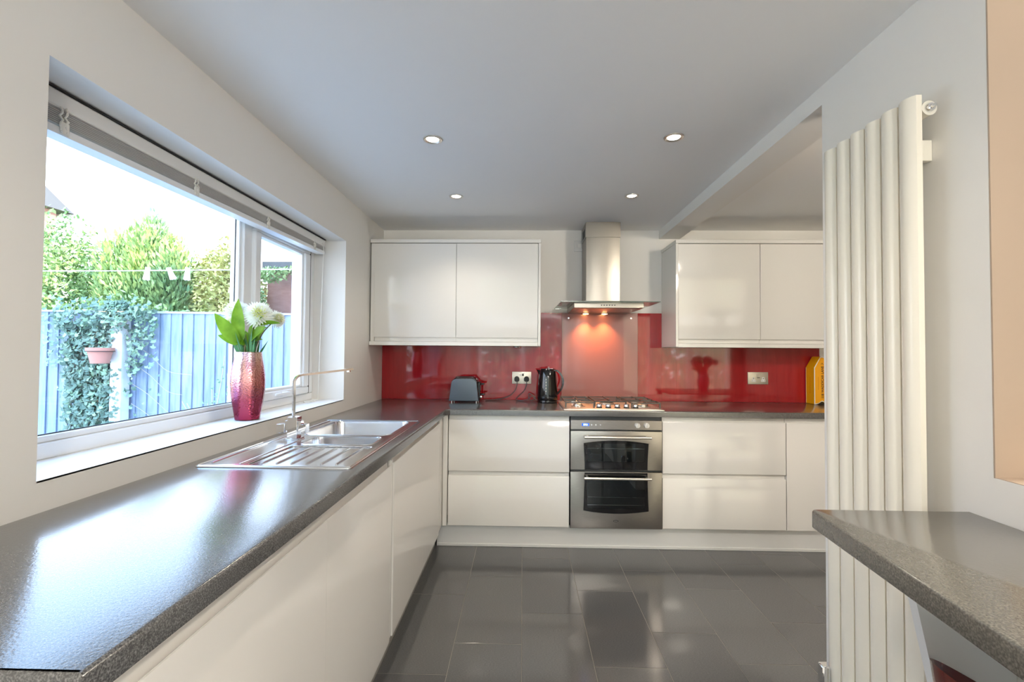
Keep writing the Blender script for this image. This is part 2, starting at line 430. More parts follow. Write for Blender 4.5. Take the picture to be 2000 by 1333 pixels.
# floor: screed with separate tiles
bm = B(); box(bm, XO, 5.05, -3.0, YB + 0.15, -0.1, -0.0009)
floor = struct('floor', bm, GROUT)
offs = {-2: 2.445, -1: 2.045, 0: 2.287, 1: 2.511, 2: 2.15, 3: 2.55, 4: 2.25, 5: 2.40, 6: 2.0}
tile_mesh = {}
def tile(x0, x1, y0, y1, i):
    key = (round(x1 - x0, 3), round(y1 - y0, 3), i % 2)
    if key not in tile_mesh:
        b2 = B(); box(b2, 0, x1 - x0, 0, y1 - y0, -0.0008, 0.0, 0.0005)
        o = put('tile', b2, TILE if i % 2 else TILE2, floor, smooth=False); tile_mesh[key] = o.data
        o.location = (x0, y0, 0)
    else:
        o = bpy.data.objects.new('tile', tile_mesh[key]); COL.objects.link(o); o.parent = floor; o.location = (x0, y0, 0)
q = 0
for c in range(-2, 7):
    x0 = 0.005 + 0.2985 * c; x1 = x0 + 0.2985
    y = offs[c] - 0.6 * 4
    while y < 3.2:
        ya, yb = max(y, -0.9), min(y + 0.6, 3.2)
        if yb - ya > 0.02: tile(x0 + 0.0012, x1 - 0.0012, ya + 0.0012, yb - 0.0012, random.randint(0, 1))
        y += 0.6
bm = B(); box(bm, 2.097, 4.9, -3.0, YB, -0.0008, 0); box(bm, XL, 2.097, -2.6, -0.9, -0.0008, 0); box(bm, 1.223, 2.097, -3.0, -2.6, -0.0008, 0)
put('tile_field', bm, TILE, floor, smooth=False, kind='stuff')

# ------------------------------------------------------------------ window
win = thing('window_1', '', 'window', (-1.335, 1.94, WZ0)); win['kind'] = 'structure'; del win['category'], win['label']
fx0, fx1 = -1.385, -1.318
bm = B()
box(bm, fx0, fx1, WY0, WY1, WZ0, WZ0 + 0.045, 0.004); box(bm, fx0, fx1, WY0, WY1, WZ1 - 0.05, WZ1, 0.004)
box(bm, fx0, fx1, WY0, WY0 + 0.045, WZ0 + 0.045, WZ1 - 0.05, 0.004); box(bm, fx0, fx1, WY1 - 0.075, WY1, WZ0 + 0.045, WZ1 - 0.05, 0.004)
put('window_frame', bm, UPVC, win)
bm = B(); box(bm, fx0, fx1, 2.118, 2.182, WZ0 + 0.045, WZ1 - 0.05, 0.004)
put('mullion', bm, UPVC, win)
bm = B()          # glazing beads of the fixed light
a0, a1, c0, c1 = WY0 + 0.045, 2.118, WZ0 + 0.045, WZ1 - 0.05
for r_ in ((a0, a1, c0, c0 + 0.018), (a0, a1, c1 - 0.018, c1), (a0, a0 + 0.018, c0 + .018, c1 - .018), (a1 - 0.018, a1, c0 + .018, c1 - .018)):
    box(bm, fx0 + 0.02, fx1 - 0.012, *r_, 0.003)
put('glazing_bead', bm, UPVC, win)
bm = B()
for r_ in ((a0 + .018, a1 - .018, c0 + .018, c0 + .021), (a0 + .018, a1 - .018, c1 - .021, c1 - .018), (a0 + .018, a0 + .021, c0 + .021, c1 - .021), (a1 - .021, a1 - .018, c0 + .021, c1 - .021)):
    box(bm, -1.3508, -1.3478, *r_)
put('gasket', bm, RUBBER, win)
bm = B(); box(bm, -1.357, -1.351, a0 + 0.019, a1 - 0.019, c0 + 0.019, c1 - 0.019)
put('window_pane', bm, PANE, win, smooth=False)
sash = None
bm = B()
s0, s1, sz0, sz1 = 2.182, 2.757, 1.030, 1.925
sx0, sx1 = -1.375, -1.300
for r_ in ((s0, s1, sz0, sz0 + 0.042), (s0, s1, sz1 - 0.05, sz1), (s0, s0 + 0.05, sz0 + .042, sz1 - .05), (s1 - 0.062, s1, sz0 + .042, sz1 - .05)):
    box(bm, sx0, sx1, *r_, 0.005)
for r_ in ((s0 + .05, s1 - .062, sz0 + .042, sz0 + .056), (s0 + .05, s1 - .062, sz1 - .064, sz1 - .05), (s0 + .05, s0 + .064, sz0 + .056, sz1 - .064), (s1 - .078, s1 - .062, sz0 + .056, sz1 - .064)):
    box(bm, sx0 + .02, sx1 - .014, *r_, 0.003)
sash = put('sash', bm, UPVC, win)
put('sash_pane', box(B(), -1.350, -1.344, s0 + .058, s1 - .07, sz0 + .05, sz1 - .058), PANE, sash, smooth=False)
bm = B(); box(bm, sx0 + .02, sx1 - 0.002, s1, s1 + 0.006, sz0, sz1)
put('sash_gasket', bm, RUBBER, sash)
bm = B(); box(bm, -1.300, -1.290, 2.44, 2.50, sz0 + 0.012, sz0 + 0.034, 0.003); box(bm, -1.290, -1.278, 2.36, 2.50, sz0 + 0.018, sz0 + 0.032, 0.004)
put('window_handle', bm, UPVC, sash)
# sill board and the lighter reveal lining
struct('trim_3', box(B(), -1.33, XL + 0.0, WY0 + .001, WY1 - .001, WZ0 - 0.004, WZ0 + 0.001), mat('sill_paint', (0.86, 0.86, 0.85), 0.4))

# blind
bl = thing('venetian_blind', 'white venetian blind drawn up tight at the top of the left window', 'blind', (-1.255, 1.9, 1.975))
bm = B(); box(bm, -1.283, -1.230, 1.045, 2.80, 1.928, 1.9735, 0.004)
put('headrail', bm, mat('headrail_white', (0.80, 0.79, 0.77), 0.35), bl)
put('headrail_shadow', box(B(), -1.280, -1.226, 1.045, 2.80, 1.9740, 1.9775), BLACKM, bl, label='black strip painted for the shade above the headrail')  # black box stands in for the shade between headrail and lintel
def stack_z(y, top, n0, n1):      # stack hangs lower at the near end
    return n0 + (n1 - n0) * (y - 1.045) / (2.79 - 1.045)
nsl = 16
for k in range(nsl):
    f0 = k / nsl
    za = 1.924 - f0 * 0.043; zb = 1.926 - f0 * 0.020
    bm = B()
    A = []
    for (x, dz) in ((-1.281, 0), (-1.268, 0.0012), (-1.256, 0.0016), (-1.244, 0.0012), (-1.231 - 0.002 * (k % 2), 0)):
        A.append((x, dz))
    top = [[bm.verts.new((x, y, z + dz)) for x, dz in A] for y, z in ((1.05, za), (2.79, zb))]
    bot = [[bm.verts.new((x, y, z + dz - 0.0009)) for x, dz in A] for y, z in ((1.05, za), (2.79, zb))]
    for L in (top, bot):
        for i in range(4): bm.faces.new((L[0][i], L[0][i + 1], L[1][i + 1], L[1][i]))
    for i in (0, 4): bm.faces.new((top[0][i], top[1][i], bot[1][i], bot[0][i]))
    put('slat', bm, BLIND, bl)
bm = B()
v = []
for y, z in ((1.05, 1.868), (2.79, 1.897)):
    v.append([bm.verts.new(p) for p in ((-1.282, y, z - .012), (-1.232, y, z - .012), (-1.229, y, z - .004), (-1.232, y, z + .008), (-1.282, y, z + .008))])
for i in range(5): bm.faces.new((v[0][i], v[0][(i + 1) % 5], v[1][(i + 1) % 5], v[1][i]))
bm.faces.new(v[0]); bm.faces.new(v[1])
put('bottom_rail', bm, UPVC, bl)
for y in (1.18, 1.676, 2.162, 2.651):
    bm = B(); zz = 1.862 + (y - 1.05) * 0.0165
    for dy in (-0.010, 0.004):
        pts = []
        for i in range(9): pts.append((-1.226 - 0.003 * (i % 2), y + dy + 0.004 * math.sin(i * 2.1), zz + (1.932 - zz) * i / 8))
        tube(bm, pts, 0.0028, 5)
    box(bm, -1.229, -1.2265, y - 0.012, y + 0.012, zz - 0.004, zz + 0.03, 0.002)
    put('ladder_cord', bm, CORD, bl)
bm = B()
pts = [(-1.226, 2.745, 1.945), (-1.222, 2.752, 1.93), (-1.222, 2.757, 1.90), (-1.226, 2.758, 1.80), (-1.232, 2.758, 1.5), (-1.238, 2.757, 1.15), (-1.242, 2.755, 1.0), (-1.245, 2.74, 0.988)]
for i in range(40):
    t = i / 39 * 5 * PI; r = 0.045 - 0.012 * i / 39
    pts.append((-1.255 + 0.022 * math.sin(t), 2.67 + r * math.cos(t) * 1.3, 0.9865 + 0.003 * (i % 3)))
tube(bm, pts, 0.0018, 5)
put('pull_cord', bm, CORD, bl)

# ------------------------------------------------------------------ worktops
ZW0, ZW1 = 0.872, 0.910
bm = B()
outl = [(XL + .001, 0.53), (-0.512, 0.53), (-0.511, 0.532), (-0.497, 2.973), (-0.473, 2.997), (2.36, 2.999), (2.36, YB - 0.001), (XL + .001, YB - 0.001)]
slab(bm, outl, ZW0, ZW1, 0.007, holes=[rrect(-1.035, -0.565, 1.48, 2.435, 0.02, 3)])
single('worktop', bm, WTOP, 'dark speckled grey L-shaped worktop along the window wall and back wall', 'worktop', (-0.8, 2.0, ZW0))
# breakfast bar
bar = thing('breakfast_bar', 'dark speckled breakfast bar top under the hatch beside the radiator', 'worktop', (0.9, 0.6, ZW0))
ol = [(0.56, -0.15)]
ol += [(XR - 0.001, -0.15), (XR - 0.001, 1.128)]
r = 0.018; cx, cy = 0.693 + r, 1.128 - r
for i in range(6): a = PI / 2 + (PI / 2) * i / 5; ol.append((cx + r * math.cos(a), cy + r * math.sin(a)))
slab(B(), ol, 0, 1) if False else None
bm = B(); slab(bm, ol, ZW0 + 0.003, ZW1 + 0.006, 0.005, rb=0.002)
put('bar_top', bm, BARTOP, bar)
bm = B(); extrude_profile(bm, [(0.835, ZW0 + .002), (XR - .001, ZW0 + .002), (XR - .001, 0.002), (1.02, 0.002)], 'y', 1.028, 1.050)
put('support_panel', bm, mat('support_panel_white', (0.80, 0.80, 0.79), 0.45), bar, label='white tapered support panel below the bar', smooth=False)

# ------------------------------------------------------------------ base units
FY, ZB0 = 3.017, 0.147          # front plane of the back run
def jfront_back(bm, x0, x1, z0, lip, top, y=FY):
    """front with a scooped top grip, facing -y"""
    p = [(y + 0.019, z0), (y + 0.001, z0), (y, z0 + 0.001), (y, lip - 0.004), (y + 0.0015, lip - 0.001), (y + 0.004, lip), (y + 0.007, lip - 0.002), (y + 0.008, lip - 0.008),
         (y + 0.010, lip - 0.013), (y + 0.014, lip - 0.013), (y + 0.017, lip - 0.006), (y + 0.0175, top), (y + 0.019, top)]
    return extrude_profile(bm, p, 'x', x0, x1)
def jfront_left(bm, y0, y1, z0, lip, top, x=-0.52):
    p = [(x - 0.019, z0), (x - 0.001, z0), (x, z0 + 0.001), (x, lip - 0.004), (x - 0.0015, lip - 0.001), (x - 0.004, lip), (x - 0.007, lip - 0.002), (x - 0.008, lip - 0.008),
         (x - 0.010, lip - 0.013), (x - 0.014, lip - 0.013), (x - 0.016, lip - 0.006), (x - 0.0165, top), (x - 0.019, top)]
    return extrude_profile(bm, p, 'y', y0, y1)
TOP = ZW0 - 0.001
def drawer_unit(x0, x1, label):
    t = thing('drawer_unit', label, 'cabinet', ((x0 + x1) / 2, 3.3, 0), 'base units')
    put('carcass', box(B(), x0 + .001, x1 - .001, FY + 0.0195, YB - 0.002, ZB0, TOP), CARC, t, smooth=False)
    put('drawer_front', jfront_back(B(), x0 + .0015, x1 - .0015, ZB0, 0.475, 0.5005), GLOSS, t)
    put('drawer_front', jfront_back(B(), x0 + .0015, x1 - .0015, 0.503, 0.840, TOP - 0.001), GLOSS, t)
    return t
drawer_unit(-0.485, 0.312, 'white gloss two-drawer base unit left of the oven')
drawer_unit(0.916, 1.712, 'white gloss two-drawer base unit right of the oven')
t = thing('base_cabinet', 'narrow white gloss base cabinet right of the drawers, partly behind the radiator', 'cabinet', (2.0, 3.3, 0), 'base units')
put('carcass', box(B(), 1.714, 2.33, FY + 0.0195, YB - 0.002, ZB0, TOP), CARC, t, smooth=False)
put('door', jfront_back(B(), 1.7155, 2.328, ZB0, 0.840, TOP - 0.001), GLOSS, t)
# corner post
bm = B(); box(bm, -0.519, -0.4875, FY - 0.018, FY + 0.012, ZB0, TOP - 0.001, 0.004); box(bm, -0.537, -0.5205, 2.893, FY + 0.012, ZB0, TOP - 0.001, 0.003)
single('corner_post', bm, GLOSS, 'white gloss corner filler post where the two base runs meet', 'panel', (-0.51, 2.95, ZB0))
def left_unit(y0, y1, label, fronts):
    t = thing('base_cabinet', label, 'cabinet', (-0.8, (y0 + y1) / 2, 0), 'base units')
    put('carcass', box(B(), XL + .003, -0.5395, y0 + .001, y1 - .001, 0.134, TOP - (0.17 if y0 > 1.2 and y0 < 2.5 else 0)), CARC, t, smooth=False)
    for a, b in fronts: put('door', jfront_left(B(), a, b, 0.134, 0.834, TOP - 0.001), GLOSS, t)
    return t
left_unit(0.56, 1.226, 'nearest white gloss cabinet in the run under the window', [(0.562, 1.2255)])
left_unit(1.226, 1.838, 'white gloss cabinet under the sink drainer, nearer of the two by the seam', [(1.2262, 1.826)])
left_unit(1.856, 2.892, 'wide white gloss cabinet under the sink bowls beside the corner', [(1.868, 2.890)])
single('end_profile', box(B(), -0.536, -0.526, 1.8275, 1.8415, 0.134, TOP - .02, 0.002), GLOSS, 'pale vertical end strip on the near side of the sink cabinet gap', 'strip', (-0.53, 1.834, 0.134))
single('end_profile', box(B(), -0.536, -0.526, 1.8525, 1.8665, 0.134, TOP - .02, 0.002), GLOSS, 'pale vertical end strip on the far side of the sink cabinet gap', 'strip', (-0.53, 1.859, 0.134))
# plinths
bm = B(); box(bm, -0.56, 2.33, 3.053, 3.068, 0.0, ZB0 - 0.002); box(bm, -0.56, 2.33, 3.048, 3.053, 0.0005, 0.018, 0.001)
single('plinth', bm, PLINTH, 'white plinth board under the back base units', 'plinth', (0.9, 3.06, 0), smooth=False)
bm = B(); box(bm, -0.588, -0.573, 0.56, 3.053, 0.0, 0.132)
single('plinth', bm, mat('plinth_shaded', (0.30, 0.28, 0.25), 0.4), 'plinth board under the window-side units, shade painted into its colour', 'plinth', (-0.58, 1.8, 0), smooth=False)  # darker colour stands in for the shade under the units

# ------------------------------------------------------------------ wall units
def wall_unit(x0, x1, xm, label, ends):
    UY = 3.285
    t = thing('wall_cabinet', label, 'cabinet', ((x0 + x1) / 2, 3.45, 1.332), 'wall units')
    put('carcass', box(B(), x0 + .018, x1 - .018, UY + 0.022, YB - 0.002, 1.36, 2.075), CARC, t, smooth=False)
    for s, (a, b) in zip(ends, ((x0, x0 + .0175), (x1 - .0175, x1))):
        if s: put('side_panel', box(B(), a, b, UY - 0.006, YB - 0.002, 1.333, 2.0745, 0.001), GLOSS, t)
    put('cornice', box(B(), x0 - .002, x1 + .001, UY - 0.012, YB - 0.002, 2.0755, 2.101, 0.0015), GLOSS, t)
    put('pelmet', box(B(), x0 + (.0185 if ends[0] else -0.006), x1 - (.0185 if ends[1] else 0), UY - 0.004, YB - 0.002, 1.331, 1.3585, 0.001), GLOSS, t)
    x0d = x0 + (.020 if ends[0] else 0.028); x1d = x1 - .020
    for a, b in ((x0d, xm - .0015), (xm + .0015, x1d)):
        y = UY
        p = [(y + .0215, 1.3605), (y + .018, 1.3605), (y + .0178, 1.385), (y + .015, 1.408), (y + .009, 1.410), (y + .007, 1.395), (y + .004, 1.389), (y + .001, 1.390), (y, 1.393), (y, 2.0715), (y + .0215, 2.0715)]
        put('door', extrude_profile(B(), p, 'x', a, b), GLOSS, t)
    if not ends[0]:
        put('filler_panel', box(B(), x0, x0 + 0.026, UY + 0.006, UY + 0.02, 1.36, 2.074), GLOSS, t)
    return t
wall_unit(-1.106, 0.128, -0.483, 'white gloss two-door wall cabinet left of the hood', (0, 1))
wall_unit(1.092, 2.305, 1.690, 'white gloss two-door wall cabinet right of the hood', (1, 1))
# small puck light under left cabinet
bm = B(); lathe(bm, (0.02 - .06, 3.36, 1.331), [(0, 0), (0.03, 0), (0.032, -0.004), (0.030, -0.010), (0, -0.010)], 20)
single('cabinet_light', bm, CHROME, 'small round chrome light under the left wall cabinet', 'light', (-0.04, 3.36, 1.32))

# ------------------------------------------------------------------ splashback
sp = thing('splashback', 'glossy red glass splashback along the back wall', 'splashback', (0.6, YB, ZW1))
for a, b, z in ((XL + .002, 0.1428, 1.3305), (0.1432, 1.0908, 1.600), (1.0912, 1.2038, 1.3305), (1.2042, 1.9778, 1.3305), (1.9782, 2.31, 1.3305)):
    put('glass_panel', box(B(), a, b, YB - 0.0075, YB - 0.0015, ZW1 + .0005, z), REDG, sp, smooth=False)
hp = thing('hob_panel', 'pinkish glass panel with two chrome studs behind the hob', 'panel', (0.606, YB - .01, ZW1))
put('glass_sheet', box(B(), 0.309, 0.903, YB - 0.0145, YB - 0.0085, ZW1 + .0005, 1.600, 0.001), PINKG, hp, smooth=False)
for x in (0.361, 0.850):
    bm = B(); cyl(bm, (x, YB - .0145, 1.559), (x, YB - .0185, 1.559), 0.009, 0.007, 20)
    put('stud', bm, CHROME, hp)

# ------------------------------------------------------------------ hood
hood = thing('cooker_hood', 'stainless chimney cooker hood with glass canopy and two orange lamps', 'extractor hood', (0.59, 3.45, 1.59))
def chim(bm, x0, x1, y, z0, z1, bulge):
    p = []
    n = 12
    for i in range(n + 1):
        u = i / n; p.append((x0 + (x1 - x0) * u, y - bulge * (1 - (2 * u - 1) ** 2)))
    p += [(x1, YB - 0.002), (x0, YB - 0.002)]
    return extrude_profile(bm, p, 'z', z0, z1)
put('chimney', chim(B(), 0.468, 0.717, 3.39, 1.633, 2.145, 0.010), HSTEEL, hood)
put('chimney_extension', chim(B(), 0.464, 0.7205, 3.384, 2.1455, 2.257, 0.010), HSTEEL, hood)
bm = B()
for k in range(4): box(bm, 0.4625, 0.4645, 3.44 + .03 * k, 3.455 + .03 * k, 2.16, 2.22)
put('vent_slot', bm, BLACKM, hood)
bm = B()
gl = [(0.25, YB - .02)]
gl = [(0.920, YB - .018), (0.246, YB - .018), (0.256, 3.075)]
for i in range(9):
    u = i / 8; gl.append((0.262 + 0.65 * u, 3.066 - 0.012 * (1 - (2 * u - 1) ** 2)))
gl.append((0.918, 3.075))
slab(bm, gl, 1.6275, 1.6335)
put('glass_canopy', bm, [HOODGL], hood, smooth=False)
bm = B()
box(bm, 0.256, 0.918, 3.0565, 3.0580, 1.6278, 1.6332)
put('glass_edge', bm, mat('green_glass_edge', (0.06, 0.09, 0.08), 0.2), hood)
bm = B(); box(bm, 0.349, 0.823, 3.115, 3.598, 1.593, 1.6272, 0.002)
body = put('hood_body', bm, HSTEEL, hood)
bm = B(); box(bm, 0.39, 0.79, 3.15, 3.40, 1.5915, 1.5935, 0.001)
put('grease_filter', bm, STEEL, body)
bm = B()
for k in range(6):
    x = 0.535 + k * 0.018
    cyl(bm, (x, 3.1155, 1.611), (x, 3.1125, 1.611), 0.0042, n=12)
put('hood_button', bm, BLACKM, body)
for x in (0.487, 0.632):
    bm = B(); lathe(bm, (x, 3.545, 1.592), [(0, 0), (0.030, 0), (0.030, -0.004), (0.024, -0.005), (0.024, -0.001), (0, -0.001)], 24)
    l_ = put('lamp_ring', bm, CHROME, hood)
    bm = B(); lathe(bm, (x, 3.545, 1.591), [(0, 0), (0.022, 0), (0.020, -0.006), (0, -0.009)], 20)
    put('bulb', bm, LAMPO, l_)
    s = lamp('hood_lamp', 'SPOT', (x, 3.545, 1.583), 20, (1.0, 0.40, 0.12), spot_size=math.radians(100), spot_blend=0.8, shadow_soft_size=0.018)
    s.rotation_euler = (0, 0, 0)

# ------------------------------------------------------------------ oven
ox0, ox1 = 0.318, 0.911
ov = thing('double_oven', 'stainless built-in double oven with two glazed doors', 'oven', (0.614, 3.3, 0.147))
TF = lambda u, v, w: (u, FY + 0.004 - w, v)          # plate facing -y: w grows towards the room
bm = B(); box(bm, ox0 + .002, ox1 - .002, FY + 0.21, YB - 0.05, ZB0, 0.868); box(bm, ox0 + .002, ox0 + 0.05, FY + .006, FY + .21, ZB0, 0.868); box(bm, ox1 - 0.05, ox1 - .002, FY + .006, FY + .21, ZB0, 0.868)
box(bm, ox0 + .05, ox1 - .05, FY + .006, FY + .21, ZB0, 0.20); box(bm, ox0 + .05, ox1 - .05, FY + .006, FY + .21, 0.495, 0.528); box(bm, ox0 + .05, ox1 - .05, FY + .006, FY + .21, 0.765, 0.868)
put('casing', bm, CAVITY, ov, smooth=False)
bm = B(); box(bm, ox0 + .012, ox1 - .03, FY + .012, FY + .03, 0.8485, 0.8705)
put('vent_gap', bm, BLACKM, ov)
bm = B(); box(bm, ox0, ox1, FY - 0.012, FY + .006, 0.785, 0.848, 0.002)
cp = put('control_panel', bm, STEEL, ov)
bm = B(); box(bm, 0.391, 0.438, FY - .0130, FY - .0115, 0.809, 0.8265, 0.001)
dp = put('display', bm, BLUED, cp)
bm = B()
def seg7(bm, x, z, w, h, segs):
    t_ = 0.0018; y0, y1 = FY - .0136, FY - .0131
    S = {'a': (x, x + w, z + h - t_, z + h), 'g': (x, x + w, z + h / 2 - t_ / 2, z + h / 2 + t_ / 2), 'd': (x, x + w, z, z + t_), 'f': (x, x + t_, z + h / 2, z + h), 'b': (x + w - t_, x + w, z + h / 2, z + h), 'e': (x, x + t_, z, z + h / 2), 'c': (x + w - t_, x + w, z, z + h / 2)}
    for s_ in segs: a_, b_, c_, d_ = S[s_]; box(bm, a_, b_, y0, y1, c_, d_)
for x, g in ((0.402, 'abcdef'), (0.4145, 'acdfg'), (0.4265, 'bc')): seg7(bm, x, 0.8125, 0.0075 if g != 'bc' else 0.002, 0.0105, g)
put('display_digits', bm, DIGIT, dp, smooth=False)
for x in (0.4535, 0.482, 0.511):
    bm = B(); cyl(bm, (x, FY - .012, 0.817), (x, FY - .0155, 0.817), 0.0045, n=14)
    put('button', bm, CHROME, cp)
for x in (0.751, 0.811):
    bm = B(); cyl(bm, (x, FY - .012, 0.8155), (x, FY - .026, 0.8155), 0.0175, 0.0155, 24); box(bm, x - .003, x + .003, FY - .031, FY - .026, 0.801, 0.830, 0.001)
    put('knob', bm, mat('oven_knob_silver', (0.85, 0.83, 0.80), 0.3, metal=0.6), cp)
def win_outline(z0, z1, top, x0=0.402, x1=0.824, d=0.0):
    p = []; n = 14; x0 += d; x1 -= d; z0 += d; z1 -= d
    A = 0.018
    if top == 'up':
        for i in range(n + 1): u = i / n; p.append((x1 - (x1 - x0) * u, z1 - A + A * (1 - (2 * u - 1) ** 2)))      # top arch, right to left
        for i in range(1, 6): u = i / 6; p.append((x0 + 0.007 * math.sin(PI * u * .5), z1 - A - (z1 - A - z0) * u))
        p += [(x0 + .007, z0), (x1 - .007, z0)]
        for i in range(1, 6): u = i / 6; p.append((x1 - 0.007 * math.cos(PI * u * .5), z0 + (z1 - A - z0) * u))
    else:
        p += [(x1 - .007, z1), (x0 + .007, z1)]
        for i in range(1, 6): u = i / 6; p.append((x0 + 0.007 * math.cos(PI * u * .5), z1 - (z1 - z0 - A) * u))
        for i in range(n + 1): u = i / n; p.append((x0 + (x1 - x0) * u, z0 + A - A * (1 - (2 * u - 1) ** 2)))
        for i in range(1, 6): u = i / 6; p.append((x1 - 0.007 * math.sin(PI * u * .5), z0 + A + (z1 - z0 - A) * u))
    return p
def oven_door(z0, z1, wz0, wz1, top, hz, racks):
    bm = B(); hole = win_outline(wz0, wz1, top)
    slab(bm, [(ox0, z0), (ox1, z0), (ox1, z1), (ox0, z1)], 0.0, 0.018, 0.0015, holes=[win_outline(wz0, wz1, top)], tf=TF)
    d = put('door', bm, STEEL, ov)
    bm = B(); inner = rrect(0.428, 0.800, wz0 + (0.034 if top == 'dn' else 0.052), wz1 - (0.020 if top == 'up' else 0.030), 0.012, 4)
    slab(bm, win_outline(wz0, wz1, top, d=0.001), 0.012, 0.0182, holes=[inner], tf=TF)
    put('black_surround', bm, BLACKG, d, smooth=False)
    bm = B(); slab(bm, inner, 0.013, 0.0165, tf=TF); put('door_glass', bm, OVGL, d, smooth=False)
    bm = B(); cyl(bm, (0.404, FY - .052, hz), (0.832, FY - .052, hz), 0.0085, n=16)
    for x in (0.425, 0.812): box(bm, x - .008, x + .008, FY - .050, FY - .013, hz - .007, hz + .007, 0.002)
    put('handle', bm, SATIN, d)
    for rz in racks:
        bm = B()
        for y in (0.03, 0.19): cyl(bm, (ox0 + .055, FY + y, rz), (ox1 - .055, FY + y, rz), 0.0022, n=8)
        for k in range(14): x = ox0 + .07 + k * 0.0345; cyl(bm, (x, FY + .03, rz + .003), (x, FY + .19, rz + .003), 0.0014, n=6)
        put('oven_rack', bm, CHROME, ov)
oven_door(0.5245, 0.776, 0.5260, 0.716, 'up', 0.741, [0.655])
oven_door(0.147, 0.511, 0.243, 0.5075, 'dn', 0.478, [0.285])
bm = B(); lathe(bm, (0, 0, 0), [(0, 0), (1, 0), (1, 1), (0, 1)], 24)
bmesh.ops.transform(bm, matrix=Matrix.Translation((0.612, FY - .0140, 0.1965)) @ Matrix.Rotation(PI / 2, 4, 'X') @ Matrix.Diagonal((0.017, 0.0065, 0.0012, 1)), verts=bm.verts)
put('badge', bm, mat('badge_dark', (0.10, 0.10, 0.10), 0.4, metal=0.6), ov)
bm = B()
for k, (x, h) in enumerate(((-.009, .0045), (-.0045, .006), (0.0, .0045), (.0045, .006), (.009, .0045))):
    box(bm, 0.612 + x - .0012, 0.612 + x + .0012, FY - .0158, FY - .0151, 0.1965 - h / 2, 0.1965 + h / 2)
put('badge_mark', bm, SATIN, ov, smooth=False)

# ------------------------------------------------------------------ hob
hob = thing('gas_hob', 'five-burner stainless gas hob set in the back worktop', 'hob', (0.605, 3.27, ZW1))
hx0, hx1, hy0, hy1 = 0.272, 0.936, 3.012, 3.512
bm = B(); slab(bm, rrect(hx0, hx1, hy0, hy1, 0.012, 4), ZW1 + .0003, ZW1 + .0065, 0.004)
slab(bm, rrect(hx0 + .02, hx1 - .02, hy0 + .014, hy1 - .02, 0.012, 4), ZW1 + .0066, ZW1 + .0085, 0.0015)
put('hob_plate', bm, mat('hob_steel', (0.78, 0.74, 0.68), 0.38, metal=1.0), hob)
hz = ZW1 + .0085
for k, x in enumerate((0.516, 0.577, 0.637, 0.698, 0.759)):
    bm = B(); lathe(bm, (x, 3.085, hz), [(0, 0), (0.019, 0), (0.019, 0.005), (0.0165, 0.006), (0.0165, 0.009)], 24)
    kb = put('knob_skirt', bm, BLACKM, hob)
    bm = B(); lathe(bm, (x, 3.085, hz + .009), [(0.0172, 0), (0.0175, 0.012), (0.015, 0.0155), (0, 0.016)], 24)
    put('knob', bm, CHROME, kb)
burn = [(0.385, 3.16, 0.034), (0.385, 3.38, 0.040), (0.605, 3.30, 0.052), (0.825, 3.16, 0.040), (0.825, 3.38, 0.030)]
for x, y, r in burn:
    bm = B(); lathe(bm, (x, y, hz), [(0, 0), (r + .014, 0), (r + .012, 0.003), (r, 0.005), (r, 0.013), (r - .003, 0.014), (0, 0.014)], 28)
    bu = put('burner', bm, SATIN, hob)
    bm = B(); lathe(bm, (x, y, hz + .0145), [(0, 0), (r - .006, 0), (r - .005, 0.005), (r - .009, 0.008), (0, 0.009)], 28)
    put('burner_cap', bm, SATIN if r < .05 else IRON, bu)
def bar_(bm, p0, p1, w=0.0055, h=0.008):
    p0 = Vector(p0); p1 = Vector(p1)
    ribbon(bm, [p0, p1], (0, 0, 1) if abs((p1 - p0).z) < 1e-4 else (1, 0, 0), h if abs((p1 - p0).z) < 1e-4 else w, w)
gz = hz + 0.034
def grate(cx, x0, x1, y0, y1, centres):
    bm = B()
    for (a, b) in (((x0, y0, gz), (x1, y0, gz)), ((x0, y1, gz), (x1, y1, gz)), ((x0, y0, gz), (x0, y1, gz)), ((x1, y0, gz), (x1, y1, gz))): bar_(bm, a, b)
    for (px, py) in ((x0, y0), (x1, y0), (x0, y1), (x1, y1)): box(bm, px - .005, px + .005, py - .005, py + .005, hz, gz + .005, 0.001)
    for (bx, by, r) in centres:
        for a in range(4):
            dx, dy = ((1, 0), (0, 1), (-1, 0), (0, -1))[a]
            ex = x1 if dx > 0 else (x0 if dx < 0 else bx); ey = by
            if dy: ex = bx; ey = (y1 if dy > 0 else y0) if len(centres) == 1 else (by + dy * 0.105)
            ey = min(max(ey, y0), y1)
            bar_(bm, (bx + dx * 0.016, by + dy * 0.016, gz + .003), (ex, ey, gz + .003))
    if len(centres) == 2: bar_(bm, (x0, (y0 + y1) / 2, gz), (x1, (y0 + y1) / 2, gz))
    put('pan_support', bm, IRON, hob)
grate(0, 0.292, 0.480, 3.075, 3.475, burn[0:2])
grate(0, 0.500, 0.712, 3.165, 3.475, burn[2:3])
grate(0, 0.732, 0.918, 3.075, 3.475, burn[3:5])

# ------------------------------------------------------------------ sink
sk = thing('kitchen_sink', 'stainless one-and-a-half bowl sink with drainer below the window', 'sink', (-0.80, 1.95, ZW1))
b1 = rrect(-0.893, -0.600, 1.812, 1.980, 0.035, 6); b2 = rrect(-0.985, -0.590, 2.022, 2.420, 0.045, 6); dr = rrect(-0.905, -0.583, 1.487, 1.786, 0.012, 3)
bm = B(); slab(bm, rrect(-1.057, -0.548, 1.457, 2.452, 0.012, 4), ZW1 + .0004, ZW1 + .0042, 0.002, holes=[b1, b2, dr])
